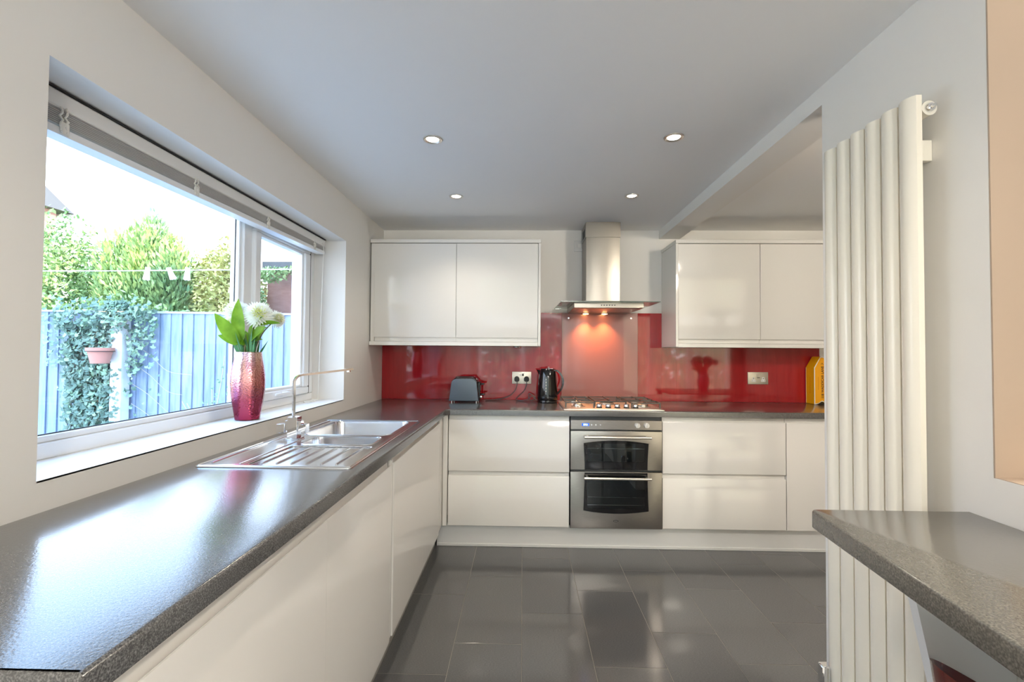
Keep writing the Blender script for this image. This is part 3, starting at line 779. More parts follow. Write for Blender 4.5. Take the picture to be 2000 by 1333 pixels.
# raised perimeter rim
def rimloop(bm, pl, z, r): tube(bm, [(x, y, z) for x, y in pl], r, 6, closed=True)
rimloop(bm, inset(rrect(-1.057, -0.548, 1.457, 2.452, 0.012, 4), 0.006), ZW1 + .0045, 0.0028)
rimloop(bm, b1, ZW1 + .0042, 0.0022); rimloop(bm, b2, ZW1 + .0042, 0.0022)
tube(bm, [(-0.925, 1.487, ZW1 + .0045), (-0.925, 1.93, ZW1 + .0045)], 0.003, 6)
tube(bm, [(-1.025, 1.50, ZW1 + .0045), (-1.025, 2.42, ZW1 + .0045)], 0.003, 6)
put('sink_deck', bm, SINKM, sk)
def bowl(pl, depth, cx, cy):
    bm = B(); n = len(pl); rings = []
    for f, z in ((1.0, 0.0036), (0.985, -0.01), (0.955, -depth + 0.02), (0.92, -depth + 0.004), (0.86, -depth), (0.14, -depth - 0.004)):
        rings.append([bm.verts.new((cx + (x - cx) * f, cy + (y - cy) * f, ZW1 + z)) for x, y in pl])
    for A, C in zip(rings, rings[1:]):
        for i in range(n): bm.faces.new((A[i], A[(i + 1) % n], C[(i + 1) % n], C[i]))
    bm.faces.new(rings[-1])
    return bm
wb = put('bowl', bowl(b2, 0.165, -0.787, 2.221), SINKM, sk, label='large main bowl')
bm = B(); lathe(bm, (-0.787, 2.221, ZW1 - 0.168), [(0, 0), (0.04, 0), (0.042, 0.003), (0.036, 0.004), (0.034, 0.001), (0, 0.001)], 24); put('drain', bm, CHROME, wb)
hb = put('bowl', bowl(b1, 0.12, -0.746, 1.896), SINKM, sk, label='small half bowl')
bm = B(); lathe(bm, (-0.746, 1.896, ZW1 - 0.123), [(0, 0), (0.03, 0), (0.032, 0.003), (0.027, 0.004), (0, 0.001)], 24); put('drain', bm, CHROME, hb)
bm = B(); slab(bm, dr, ZW1 - .004, ZW1 - .0006)
for k in range(6):
    x = -0.868 + k * 0.050; tube(bm, [(x, 1.515, ZW1 + .0003), (x, 1.53, ZW1 + .0015), (x, 1.755, ZW1 + .0015), (x, 1.768, ZW1 + .0003)], 0.0036, 6)
put('drainer', bm, SINKM, sk, label='ribbed draining board')

# tap
tp = thing('kitchen_tap', 'square chrome mixer tap with a flat swivel spout behind the sink', 'tap', (-0.968, 1.93, ZW1))
tx, ty = -0.966, 1.925
zt = ZW1 + .0042
put('tap_base', box(B(), tx - .030, tx + .030, ty - .030, ty + .030, zt, zt + .005, 0.001), CHROME, tp)
bdy = put('tap_body', box(B(), tx - .021, tx + .021, ty - .021, ty + .021, zt + .0052, 1.008, 0.0012), CHROME, tp)
for s in (-1, 1):
    L = 0.050 if s < 0 else 0.032
    bm = B(); box(bm, *sorted((tx + s * .0212, tx + s * .034)), ty - .014, ty + .014, 0.950, 0.992, 0.001)
    box(bm, *sorted((tx + s * .0342, tx + s * (.034 + L * .7))), ty - .017, ty + .017, 0.940, 0.978, 0.0012)
    put('lever_block', bm, CHROME, tp)
d = Vector((0.70, 0.55, 0)).normalized(); p0 = Vector((tx - .004, ty, 0))
pts = [p0 + Vector((0, 0, 1.0085)), p0 + Vector((0, 0, 1.150))]
for i in range(1, 8):
    a = PI / 2 * i / 7; pts.append(p0 + d * (0.032 * (1 - math.cos(a))) + Vector((0, 0, 1.150 + 0.034 * math.sin(a))))
pts.append(p0 + d * 0.245 + Vector((0, 0, 1.206)))
side = Vector((-d.y, d.x, 0))
put('spout', ribbon(B(), pts, side, 0.026, 0.0085), CHROME, tp)
e = pts[-1] - d * 0.018
bm = B(); cyl(bm, e + Vector((0, 0, -0.003)), e + Vector((0, 0, -0.014)), 0.009, n=16)
put('aerator', bm, CHROME, tp)

# ------------------------------------------------------------------ sockets and spur
def faceplate(name, label, cx, cz, w, h, M, y=None):
    y = y if y is not None else YB - .0085
    t = thing(name, label, 'socket', (cx, y, cz))
    put('faceplate', box(B(), cx - w / 2, cx + w / 2, y - .009, y, cz - h / 2, cz + h / 2, 0.002, 2), M, t)
    return t, y - .009
PLATE = mat('brushed_faceplate', (0.62, 0.58, 0.50), 0.35, metal=0.7)
s1_, yf = faceplate('double_socket', 'brushed double socket with two black plugs between toaster and kettle', -0.005, 1.086, 0.150, 0.094, PLATE)
put('rocker_switch', box(B(), -0.018, -0.0045, yf - .003, yf, 1.100, 1.118, 0.001), WHITEPL, s1_)
put('rocker_switch', box(B(), -0.002, 0.011, yf - .003, yf, 1.100, 1.118, 0.001), BLACKM, s1_, label='black rocker')
def plug(x, z, label, path):
    t = thing('plug', label, 'plug', (x, yf, z))
    bm = B(); pr_ = [(0.020 * math.cos(a), 0.020 * math.sin(a)) for a in [PI * i / 10 for i in range(11)]] + [(-0.020, -0.012), (-0.012, -0.022), (0.012, -0.022), (0.020, -0.012)]
    slab(bm, [(x + u, z + v_) for u, v_ in pr_], 0.0, 0.020, 0.004, tf=lambda u, v_, w: (u, yf - .0003 - w, v_))
    put('plug_body', bm, BLACKM, t)
    bm = B(); tube(bm, path, 0.0034, 6); put('cable', bm, mat('cable_grey', (0.10, 0.09, 0.09), 0.4), t)
def bez(P, n=16):
    out = []
    for i in range(len(P) - 1):
        p0 = Vector(P[max(i - 1, 0)]); p1 = Vector(P[i]); p2 = Vector(P[i + 1]); p3 = Vector(P[min(i + 2, len(P) - 1)])
        for k in range(n):
            t = k / n; out.append(0.5 * ((2 * p1) + (-p0 + p2) * t + (2 * p0 - 5 * p1 + 4 * p2 - p3) * t * t + (-p0 + 3 * p1 - 3 * p2 + p3) * t ** 3))
    out.append(Vector(P[-1])); return out
ye = YB - .020
plug(-0.043, 1.078, 'black plug in the left half of the left double socket', bez([(-0.043, yf - .012, 1.060), (-0.042, yf - .013, 1.03), (-0.058, ye - .01, 0.985), (-0.10, ye - .012, 0.945), (-0.17, ye - .02, 0.922), (-0.24, ye - .03, 0.9145), (-0.29, ye - .04, 0.9145)]))
plug(0.033, 1.078, 'black plug in the right half of the left double socket', bez([(0.033, yf - .012, 1.060), (0.033, yf - .013, 1.03), (0.015, ye - .01, 0.985), (-0.02, ye - .012, 0.950), (-0.045, ye - .014, 0.925), (-0.04, ye - .03, 0.9145), (0.01, ye - .05, 0.9145), (0.048, ye - .055, 0.928), (0.052, ye - .055, 0.965), (0.072, ye - .060, 0.960), (0.10, ye - .065, 0.94), (0.075, ye - .075, 0.916), (0.055, ye - .07, 0.93), (0.075, ye - .065, 0.948), (0.118, ye - .08, 0.918), (0.145, ye - .09, 0.916)]))
s2_, yf2 = faceplate('double_socket', 'brushed double socket with white inserts below the right wall cabinet', 1.833, 1.098, 0.156, 0.094, PLATE)
for x in (1.798, 1.872):
    bm = B(); box(bm, x - .017, x + .017, yf2 - .0015, yf2, 1.070, 1.088, 0.001); box(bm, x - .009, x + .009, yf2 - .0015, yf2, 1.0882, 1.106, 0.001)
    ins = put('socket_insert', bm, WHITEPL, s2_)
    bm = B(); box(bm, x - .0025, x + .0025, yf2 - .0022, yf2 - .0014, 1.092, 1.100); box(bm, x - .012, x - .007, yf2 - .0022, yf2 - .0014, 1.077, 1.080); box(bm, x + .007, x + .012, yf2 - .0022, yf2 - .0014, 1.077, 1.080)
    put('socket_hole', bm, BLACKM, ins, smooth=False)
for x in (1.826, 1.844): put('rocker_switch', box(B(), x - .008, x + .008, yf2 - .003, yf2, 1.108, 1.126, 0.001), PLATE, s2_)
put('socket_marking', box(B(), 1.824, 1.846, yf2 - .0006, yf2, 1.099, 1.104), BLACKM, s2_)
s3_, yf3 = faceplate('fused_spur', 'white painted fused spur high on the back wall left of the hood chimney', 0.4475, 2.131, 0.088, 0.088, mat('spur_white', (0.70, 0.69, 0.67), 0.4), YB - .0005)
put('fuse_carrier', box(B(), 0.432, 0.462, yf3 - .003, yf3, 2.115, 2.150, 0.002), WALL, s3_)
for x in (0.415, 0.480):
    bm = B(); cyl(bm, (x, yf3, 2.131), (x, yf3 - .0015, 2.131), 0.004, n=10); put('screw', bm, SATIN, s3_)

# ------------------------------------------------------------------ toaster
tst = thing('toaster', 'slate grey and black two-slice toaster at the left of the back worktop', 'toaster', (-0.43, 3.45, ZW1))
def tprof(w, h, r):
    p = [(-w / 2, 0.010), (w / 2, 0.010)]
    for i in range(9): a = PI / 2 * i / 8; p.append((w / 2 - 0.016 - r + r * math.cos(a) + 0.0, h - r * .8 + r * .8 * math.sin(a)))
    for i in range(9): a = PI / 2 + PI / 2 * i / 8; p.append((-w / 2 + 0.016 + r + r * math.cos(a), h - r * .8 + r * .8 * math.sin(a)))
    return p
tcx = -0.434
bm = B(); slab(bm, [(tcx + u, ZW1 + v_) for u, v_ in tprof(0.224, 0.176, 0.045)], 0, 0.012, 0.005, tf=lambda u, v_, w: (u, 3.405 - w, v_))
put('front_panel', bm, GREYPL, tst)
bm = B(); slab(bm, [(tcx + 0.004 + u * 1.0, ZW1 + v_) for u, v_ in tprof(0.222, 0.186, 0.05)], 0, 0.150, 0.004, tf=lambda u, v_, w: (u, 3.556 - w, v_))
put('toaster_body', bm, BLACKG, tst)
bm = B(); box(bm, tcx - .070, tcx + .070, 3.425, 3.530, ZW1 + .1825, ZW1 + .189, 0.003)
put('top_plate', bm, CHROME, tst)
for y in (3.447, 3.490): put('bread_slot', box(B(), tcx - .062, tcx + .062, y, y + .020, ZW1 + .1892, ZW1 + .1900), BLACKM, tst)
bm = B(); box(bm, tcx + .100, tcx + .118, 3.44, 3.53, ZW1 + .012, ZW1 + .150, 0.004)
cs = put('control_side', bm, BLACKG, tst)
put('lever', box(B(), tcx + .118, tcx + .145, 3.475, 3.500, ZW1 + .125, ZW1 + .140, 0.003), BLACKG, cs)
put('lever_knob', box(B(), tcx + .119, tcx + .150, 3.468, 3.506, ZW1 + .048, ZW1 + .062, 0.003), BLACKG, cs)
bm = B(); cyl(bm, (tcx + .118, 3.46, ZW1 + .036), (tcx + .130, 3.46, ZW1 + .036), 0.011, n=16); put('dial', bm, CHROME, cs)
for x in (-.092, .092):
    for y in (3.41, 3.54):
        bm = B(); cyl(bm, (tcx + x, y, ZW1 + .0002), (tcx + x, y, ZW1 + .011), 0.004, n=10); put('foot', bm, CHROME, tst)

# ------------------------------------------------------------------ kettle
kt = thing('kettle', 'glossy black jug kettle beside the hob', 'kettle', (0.198, 3.46, ZW1))
kc = (0.190, 3.46, ZW1)
bm = B(); lathe(bm, kc, [(0, 0.0003), (0.075, 0.0003), (0.077, 0.008), (0.075, 0.018), (0.070, 0.022), (0, 0.022)], 36)
put('kettle_base', bm, BLACKG, kt)
bm = B(); lathe(bm, kc, [(0, 0.0225), (0.073, 0.0225), (0.077, 0.030), (0.077, 0.05), (0.073, 0.12), (0.067, 0.19), (0.061, 0.238), (0.058, 0.244), (0, 0.245)], 36)
put('jug', bm, BLACKG, kt)
bm = B(); lathe(bm, kc, [(0, 0.2455), (0.055, 0.2455), (0.052, 0.254), (0.02, 0.258), (0, 0.258)], 30); box(bm, 0.188, 0.208, 3.44, 3.48, ZW1 + .256, ZW1 + .262, 0.002)
put('lid', bm, BLACKG, kt)
bm = B()
for k in (0,):
    pts_ = [(0.135, 3.46, 1.095), (0.124, 3.46, 1.13), (0.110, 3.46, 1.158)]
    vs = []
    tri = [((0.142, 3.436, 1.09), (0.142, 3.484, 1.09), (0.137, 3.46, 1.09)), ((0.145, 3.434, 1.152), (0.145, 3.486, 1.152), (0.108, 3.46, 1.156))]
    A = [bm.verts.new(p) for p in tri[0]]; C = [bm.verts.new(p) for p in tri[1]]
    for i in range(3): bm.faces.new((A[i], A[(i + 1) % 3], C[(i + 1) % 3], C[i]))
    bm.faces.new(A); bm.faces.new(C)
put('spout', bm, BLACKG, kt)
hp_ = bez([(0.232, 3.445, 1.150), (0.262, 3.438, 1.148), (0.292, 3.432, 1.115), (0.304, 3.430, 1.070), (0.294, 3.434, 1.020), (0.262, 3.445, 0.975)], 6)
put('handle', ribbon(B(), hp_, (0, 1, 0), 0.026, 0.013), mat('kettle_handle_gloss', (0.02, 0.02, 0.022), 0.12, spec=0.8), kt)
# water window set flush on the side facing the room
bm = B()
A = []; C = []
for j in range(9):
    z = 0.065 + j * 0.0165; r = 0.0775 - (z - 0.05) * 0.073 + 0.0008
    for i, a in enumerate((-1.86, -1.80, -1.74, -1.68)):
        A.append(bm.verts.new((kc[0] + r * math.cos(a), kc[1] + r * math.sin(a), ZW1 + z)))
for j in range(8):
    for i in range(3): bm.faces.new((A[j * 4 + i], A[j * 4 + i + 1], A[j * 4 + 5 + i], A[j * 4 + 4 + i]))
bmesh.ops.solidify(bm, geom=list(bm.faces), thickness=0.0012)
ww = put('water_window', bm, mat('smoky_water_window', (0.30, 0.34, 0.37), 0.15), kt)
bm = B()
for j in range(5):
    z = 0.085 + j * 0.022; r = 0.0775 - (z - 0.05) * 0.073 + 0.0022; a = -1.77
    box(bm, kc[0] + r * math.cos(a) - .003, kc[0] + r * math.cos(a) + .003, kc[1] + r * math.sin(a) - .0006, kc[1] + r * math.sin(a) + .0004, ZW1 + z, ZW1 + z + .008)
put('level_mark', bm, WHITEC, ww, smooth=False)

# ------------------------------------------------------------------ house-shaped card sign
sg = thing('house_shaped_sign', 'orange house-shaped card sign with a street name at the right end of the worktop', 'sign', (2.255, 3.55, ZW1))
sx, w2 = 2.257, 0.058
def house(d, zb=0.0, notch=True):
    p = [(sx - w2 + d, ZW1 + .001 + d)]
    if notch:
        for i in range(1, 8):
            u = i / 8; p.append((sx - w2 + d + 2 * (w2 - d) * u, ZW1 + .001 + d + 0.022 * math.exp(-((u - .5) / .2) ** 2)))
    p += [(sx + w2 - d, ZW1 + .001 + d), (sx + w2 - d, ZW1 + .276 - d * .4), (sx + .012, ZW1 + .357 - d * 1.2), (sx, ZW1 + .361 - d * 1.2), (sx - .012, ZW1 + .357 - d * 1.2), (sx - w2 + d, ZW1 + .276 - d * .4)]
    return p
put('card_box', slab(B(), house(0.0005), 0, 0.098, tf=lambda u, v_, w: (u, 3.600 - w, v_)), ORANGE2, sg, smooth=False)
put('front_border', slab(B(), house(0.0), 0, 0.0022, tf=lambda u, v_, w: (u, 3.5018 - w, v_)), WHITEC, sg, smooth=False)
fp = put('front_face', slab(B(), house(0.006), 0, 0.0012, tf=lambda u, v_, w: (u, 3.4994 - w, v_)), ORANGE, sg, smooth=False)
put('side_border', box(B(), sx - w2 - .0008, sx - w2 + .0002, 3.5985, 3.6005, ZW1 + .002, ZW1 + .275), WHITEC, sg, smooth=False)
def text_mesh(name, body, size, M, parent, mat_w):
    cu = bpy.data.curves.new(name, 'FONT'); cu.body = body; cu.size = size; cu.extrude = 0.0003; cu.align_x = 'LEFT'; cu.align_y = 'CENTER'; cu.offset = 0.0008 if size > .01 else 0
    to = bpy.data.objects.new(name, cu); COL.objects.link(to)
    dg = bpy.context.evaluated_depsgraph_get(); me = bpy.data.meshes.new_from_object(to.evaluated_get(dg))
    bpy.data.objects.remove(to); 
    me.transform(Matrix.Translation(-wpos(parent)) @ mat_w)
    me.materials.clear(); me.materials.append(M)
    o = bpy.data.objects.new(name, me); COL.objects.link(o); o.parent = parent
    return o
rotv = Matrix.Rotation(PI / 2, 4, 'X')
text_mesh('lettering', '118 WADDICAR LANE', 0.0245, BROWNT, fp, Matrix.Translation((sx + .003, 3.4978, ZW1 + .045)) @ Matrix.Rotation(-PI / 2, 4, 'Y') @ rotv)
bm = B()
ribbon(bm, [(sx - .008, 3.4978, ZW1 + .300), (sx, 3.4978, ZW1 + .312), (sx + .008, 3.4978, ZW1 + .300)], (0, 1, 0), 0.0008, 0.0035)
put('chevron_mark', bm, BROWNT, fp, smooth=False)
SM = mat('faint_print', (0.75, 0.26, 0.0), 0.6)
bm = B()
for k in range(14): box(bm, sx - .031, sx - .027 + .001 * (k % 2), 3.4979, 3.4984, ZW1 + .11 + k * .007, ZW1 + .1145 + k * .007)
put('small_print', bm, SM, fp, smooth=False)
bm = B()
for k in range(16): box(bm, sx - w2 - .0006, sx - w2 + .0006, 3.545, 3.549, ZW1 + .08 + k * .008, ZW1 + .0855 + k * .008)
put('side_print', bm, SM, sg, smooth=False)

# ------------------------------------------------------------------ radiator
rad = thing('vertical_radiator', 'tall ivory vertical radiator with six flat tubes on the right wall', 'radiator', (1.02, 1.354, 0.15))
RZ0, RZ1 = 0.15, 1.955
for k in range(6):
    yc = 1.204 + 0.060 * k
    p = []
    for i in range(13):
        u = i / 12; p.append((0.990 + 0.012 * (2 * u - 1) ** 2 * 1.0, yc - 0.0275 + 0.055 * u))
    p += [(1.016, yc + 0.0275), (1.016, yc - 0.0275)]
    bm = B(); extrude_profile(bm, p, 'z', RZ0, RZ1)
    put('tube', bm, IVORY, rad)
for z in (RZ1 - 0.033, RZ0 + 0.033):
    bm = B(); cyl(bm, (1.036, 1.178, z), (1.036, 1.530, z), 0.019, n=24); put('header_pipe', bm, IVORY, rad)
bm = B(); cyl(bm, (1.036, 1.178, RZ1 - .033), (1.036, 1.170, RZ1 - .033), 0.012, 0.010, 20); cyl(bm, (1.036, 1.170, RZ1 - .033), (1.036, 1.160, RZ1 - .033), 0.006, 0.004, 12)
put('bleed_valve', bm, CHROME, rad)
for y in (1.222, 1.49):
    for z in (1.80, 0.32): put('wall_bracket', box(B(), 1.018, XR - .0005, y - .009, y + .009, z, z + .055, 0.001), IVORY, rad)
bm = B(); box(bm, 0.966, 1.004, 1.505, 1.535, 0.225, 0.290, 0.004); cyl(bm, (0.985, 1.52, 0.225), (0.985, 1.52, 0.0), 0.0075, n=14); cyl(bm, (1.004, 1.52, 0.26), (1.03, 1.52, 0.26), 0.009, n=14)
put('valve', bm, CHROME, rad)

# ------------------------------------------------------------------ downlights
def downlight(x, y, label, p=14.0):
    t = thing('downlight', label, 'light', (x, y, ZC), 'recessed ceiling spotlights')
    bm = B(); lathe(bm, (x, y, ZC), [(0.0275, -0.0002), (0.043, -0.0002), (0.0425, -0.005), (0.036, -0.0065), (0.031, -0.004), (0.028, -0.0012), (0.0275, -0.0002)], 32)
    put('ring', bm, SATIN, t)
    bm = B(); lathe(bm, (x, y, ZC - .0008), [(0, -0.0016), (0.018, -0.0016), (0.027, -0.0010), (0, 0.0002)], 28)
    put('bulb', bm, LAMPW, t)
    s = lamp('downlight_lamp', 'SPOT', (x, y, ZC - .012), p, (1.0, 0.88, 0.72), spot_size=math.radians(130), spot_blend=0.9, shadow_soft_size=0.03)
    return t
downlight(-0.417, 2.054, 'near left recessed ceiling spotlight')
downlight(0.671, 2.042, 'near right recessed ceiling spotlight')
downlight(-0.420, 2.819, 'far left recessed ceiling spotlight, before the left wall cabinet')
downlight(0.667, 2.811, 'far right recessed ceiling spotlight, before the hood')
for y in (0.60, -0.30):
    for x in (-0.417, 0.671): downlight(x, y, 'recessed ceiling spotlight behind the viewpoint, %s %s' % ('front' if y > 0 else 'rear', 'left' if x < 0 else 'right'))

# ------------------------------------------------------------------ vase with flowers
def leaf_mesh(bm, base, tip, width, normal, curl=0.0):
    base = Vector(base); tip = Vector(tip); d = tip - base; n_ = Vector(normal); s = d.cross(n_).normalized(); nn = s.cross(d).normalized()
    rows = []
    for i in range(9):
        u = i / 8; w = width * (math.sin(PI * min(1, u ** 0.8)) ** 0.8 if 0 < u < 1 else 0.02)
        c = base + d * u + nn * (curl * math.sin(PI * u))
        rows.append([bm.verts.new(c + s * w * k / 2 + nn * abs(k) * w * 0.14) for k in (-1, -.5, 0, .5, 1)])
    for A, C in zip(rows, rows[1:]):
        for k in range(4): bm.faces.new((A[k], A[k + 1], C[k + 1], C[k]))
    bmesh.ops.solidify(bm, geom=list(bm.faces), thickness=0.0006)
    return bm
def flower_mesh(bm, c, r, axis, n=150, rnd=random):
    c = Vector(c); axis = Vector(axis).normalized(); a = axis.orthogonal().normalized(); b = axis.cross(a)
    for k in range(n):
        u = (k + .5) / n; th = math.acos(1 - 1.35 * u); ph = k * 2.399963
        d = (axis * math.cos(th) + (a * math.cos(ph) + b * math.sin(ph)) * math.sin(th)).normalized()
        s = d.cross(axis)
        s = s.normalized() if s.length > .01 else a
        L = r * (0.72 + 0.34 * u + rnd.uniform(-.06, .08)); w = r * 0.16
        up_ = d.cross(s)
        p = [c + d * L * .15 - s * w * .3, c + d * L * .15 + s * w * .3, c + d * L * .7 + s * w * .5 + up_ * L * .06, c + d * L, c + d * L * .7 - s * w * .5 + up_ * L * .06]
        bm.faces.new([bm.verts.new(q) for q in p])
    return bm
def vase_with_flowers(loc, label, flabel):
    X, Y, Z = loc
    t = thing('flower_vase', label, 'vase', loc)
    prof = [(0, 0.0005), (0.044, 0.0005), (0.049, 0.004), (0.053, 0.03), (0.060, 0.075), (0.0665, 0.125), (0.0685, 0.165), (0.066, 0.205), (0.061, 0.240), (0.055, 0.272), (0.0525, 0.297), (0.0505, 0.297), (0.053, 0.272), (0.059, 0.240), (0.064, 0.205), (0.0665, 0.165), (0.0645, 0.125), (0.058, 0.075), (0.051, 0.03), (0.045, 0.008), (0, 0.008)]
    bm = B(); lathe(bm, loc, prof, 48)
    # soft vertical facets
    for v_ in bm.verts:
        q_ = Vector((v_.co.x - X, v_.co.y - Y)); a = math.atan2(q_.y, q_.x)
        f = 1 + 0.022 * math.cos(8 * a); v_.co.x = X + q_.x * f; v_.co.y = Y + q_.y * f
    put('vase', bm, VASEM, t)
    f = thing('bouquet', flabel, 'flowers', (X, Y, Z + 0.297))
    def P(u, v_, w): return (X + u, Y + v_, Z + 0.297 + w)     # u: right, v: away, w: up
    heads = [((0.058, -0.03, 0.165), 0.064, (0.5, -0.75, 0.35)), ((-0.070, 0.010, 0.178), 0.062, (-0.3, -0.7, 0.6)), ((-0.070, -0.015, 0.128), 0.040, (0.0, -1, 0.35)), ((0.010, 0.04, 0.195), 0.040, (0.1, -0.3, 0.9)), ((0.100, 0.04, 0.150), 0.045, (0.8, -0.2, 0.4))]
    for c, r, ax in heads:
        bm = B(); flower_mesh(bm, P(*c), r, ax, 170); h = put('flower_head', bm, PETAL, f)
        bm = B(); axv = Vector(ax).normalized(); flower_mesh(bm, Vector(P(*c)) + axv * r * .25, r * .62, ax, 40); put('flower_heart', bm, PETALC, h)
        bm = B(); c0 = Vector(P(*c)); tube(bm, bez([c0, c0 * .45 + Vector(P(0, 0, 0)) * .55 + Vector((0, 0, .01)), P(0.0, 0, -.06)], 5), 0.0028, 6); put('stem', bm, STEM, f)
    LV = [((-.01, -.05, .03), (-.100, -.085, .165), .056, (0.3, -1, 0.3)), ((-.012, -.04, .045), (-.004, -.075, .228), .056, (0.1, -1, .1)), ((-.02, -.03, .03), (-.100, -.06, .072), .040, (0, -.8, .6)),
          ((.02, -.02, .05), (.112, -.06, .108), .058, (-.2, -.9, .5)), ((.05, -.03, .115), (.162, -.04, .125), .030, (0, -.7, .7)), ((.04, -.03, .11), (.090, -.05, .155), .026, (-.3, -.8, .5)),
          ((.01, -.01, .05), (.05, -.02, .145), .045, (-.5, -.7, .3)), ((.02, -.01, .03), (.085, -.04, .055), .028, (0, -.6, .8)), ((-.03, 0, .02), (.01, -.04, .085), .035, (0, -.9, .4)), ((-.01, .02, .03), (-.06, .03, .10), .05, (0, -.8, .5)), ((.02, .03, .05), (.04, .05, .15), .05, (0, -.8, .5)), ((0, -.03, .03), (-.05, -.055, .06), .03, (0, -.7, .7))]
    for b0, tp_, w, nn in LV:
        bm = B(); leaf_mesh(bm, P(*b0), P(*tp_), w, nn, 0.008); put('leaf', bm, LEAFB, f)
    bm = B(); rnd = random.Random(3)
    for k in range(46):
        a = rnd.uniform(0, 2 * PI); r = rnd.uniform(.0, .035); h = rnd.uniform(.03, .11); o_ = rnd.uniform(.01, .05)
        p0 = Vector(P(r * math.cos(a), r * math.sin(a), -.03)); p1 = Vector(P((r + o_) * math.cos(a), (r + o_) * math.sin(a), h))
        s = (p1 - p0).cross(Vector((0, 1, 0))).normalized() * .0032
        bm.faces.new([bm.verts.new(q) for q in (p0 - s, p0 + s, (p0 + p1) / 2 + s * 1.4, p1, (p0 + p1) / 2 - s * 1.4)])
    put('grassy_foliage', bm, LEAFD, f, kind='stuff')
    bm = B()
    for k in range(5): a = k * 1.3; tube(bm, [P(.012 * math.cos(a), .012 * math.sin(a), -.2), P(.008 * math.cos(a), -.02, .02), P(-.02 + .02 * math.cos(a * 2), -.03, .085)], 0.0022, 6)
    put('stem', bm, STEM, f)
    return t, f
vase_with_flowers((-1.208, 1.99, WZ0 + .001), 'pink mercury-glass vase on the windowsill', 'white chrysanthemums and broad green leaves in the pink vase')

# ------------------------------------------------------------------ stool under the bar
st = thing('bar_stool', 'glossy oxblood bucket stool tucked under the breakfast bar', 'stool', (0.915, 0.80, 0))
bm = B(); n = 40; rings = []
for j in range(9):
    v_ = j / 8; ring = []
    for i in range(n + 1):
        a = math.radians(60 + 250 * i / n)                      # opening towards the room side
        cx_ = math.cos(a); sy_ = math.sin(a)
        h = 0.145 * (0.5 - 0.5 * math.cos(2 * PI * min(1, max(0, i / n)))) ** 0.6 + 0.05
        r_ = 0.115 + 0.055 * (v_ ** 0.5)
        ring.append(bm.verts.new((0.915 + r_ * cx_, 0.80 + r_ * sy_, 0.538 + h * v_ ** 1.5)))
    rings.append(ring)
for A, C in zip(rings, rings[1:]):
    for i in range(n): bm.faces.new((A[i], A[i + 1], C[i + 1], C[i]))
bmesh.ops.solidify(bm, geom=list(bm.faces), thickness=0.020)
put('backrest', bm, BROWNST, st)
bm = B(); lathe(bm, (0.915, 0.80, 0.508), [(0, 0), (0.06, 0.0), (0.11, 0.02), (0.127, 0.04), (0.12, 0.052), (0.05, 0.045), (0, 0.042)], 40); put('seat', bm, BROWNST, st)
bm = B(); lathe(bm, (0.915, 0.80, 0), [(0, 0.0005), (0.15, 0.0005), (0.15, 0.008), (0.04, 0.02), (0.022, 0.04), (0.022, 0.507), (0, 0.507)], 36); put('pedestal', bm, CHROME, st)

# ------------------------------------------------------------------ dining corner seen only in reflections
dt = thing('dining_table', 'oak dining table in the next room, mirrored in the splashback', 'table', (2.75, 0.2, 0))
put('table_top', box(B(), 2.15, 3.35, -0.25, 0.65, 0.68, 0.715, 0.004), WOOD, dt)
for x in (2.21, 3.29):
    for y in (-0.19, 0.59): put('leg', box(B(), x - .035, x + .035, y - .035, y + .035, 0.0005, 0.6795, 0.003), WOOD, dt)
v2, f2 = vase_with_flowers((2.75, 0.2, 0.716), 'pink glass vase on the dining table in the next room', 'white flowers with leaves in the vase on the dining table')
v2.scale = (1.3, 1.3, 0.85); f2.scale = (1.5, 1.5, 1.25); f2.location.z = 0.716 + 0.297 * 0.85

# fill lamps added out of view to brighten the kitchen and dining room
for x, y, p, cc, lb in ((0.62, -1.35, 72, (1.0, 0.95, 0.88), 'added unseen round fill lamp in the rear of the kitchen'), (1.70, 1.2, 48, (1.0, 0.90, 0.76), 'added unseen round fill lamp in the dining room')):
    t = thing('fill_lamp', lb, 'light', (x, y, ZC))
    bm = B(); lathe(bm, (x, y, ZC - .0005), [(0, 0), (0.15, 0), (0.15, -0.02), (0, -0.02)], 32); put('fill_lamp_base', bm, UPVC, t)
    bm = B(); lathe(bm, (x, y, ZC - .021), [(0, 0), (0.14, 0), (0.13, -0.03), (0.08, -0.06), (0, -0.07)], 32); put('fill_lamp_shade', bm, mat('fill_lamp_glow', (1, 1, 1), 0.4, emit=((1.0, 0.96, 0.9), 3)), t)
    lamp('fill_lamp_light', 'POINT', (x, y, ZC - .13), p, cc, shadow_soft_size=0.10)

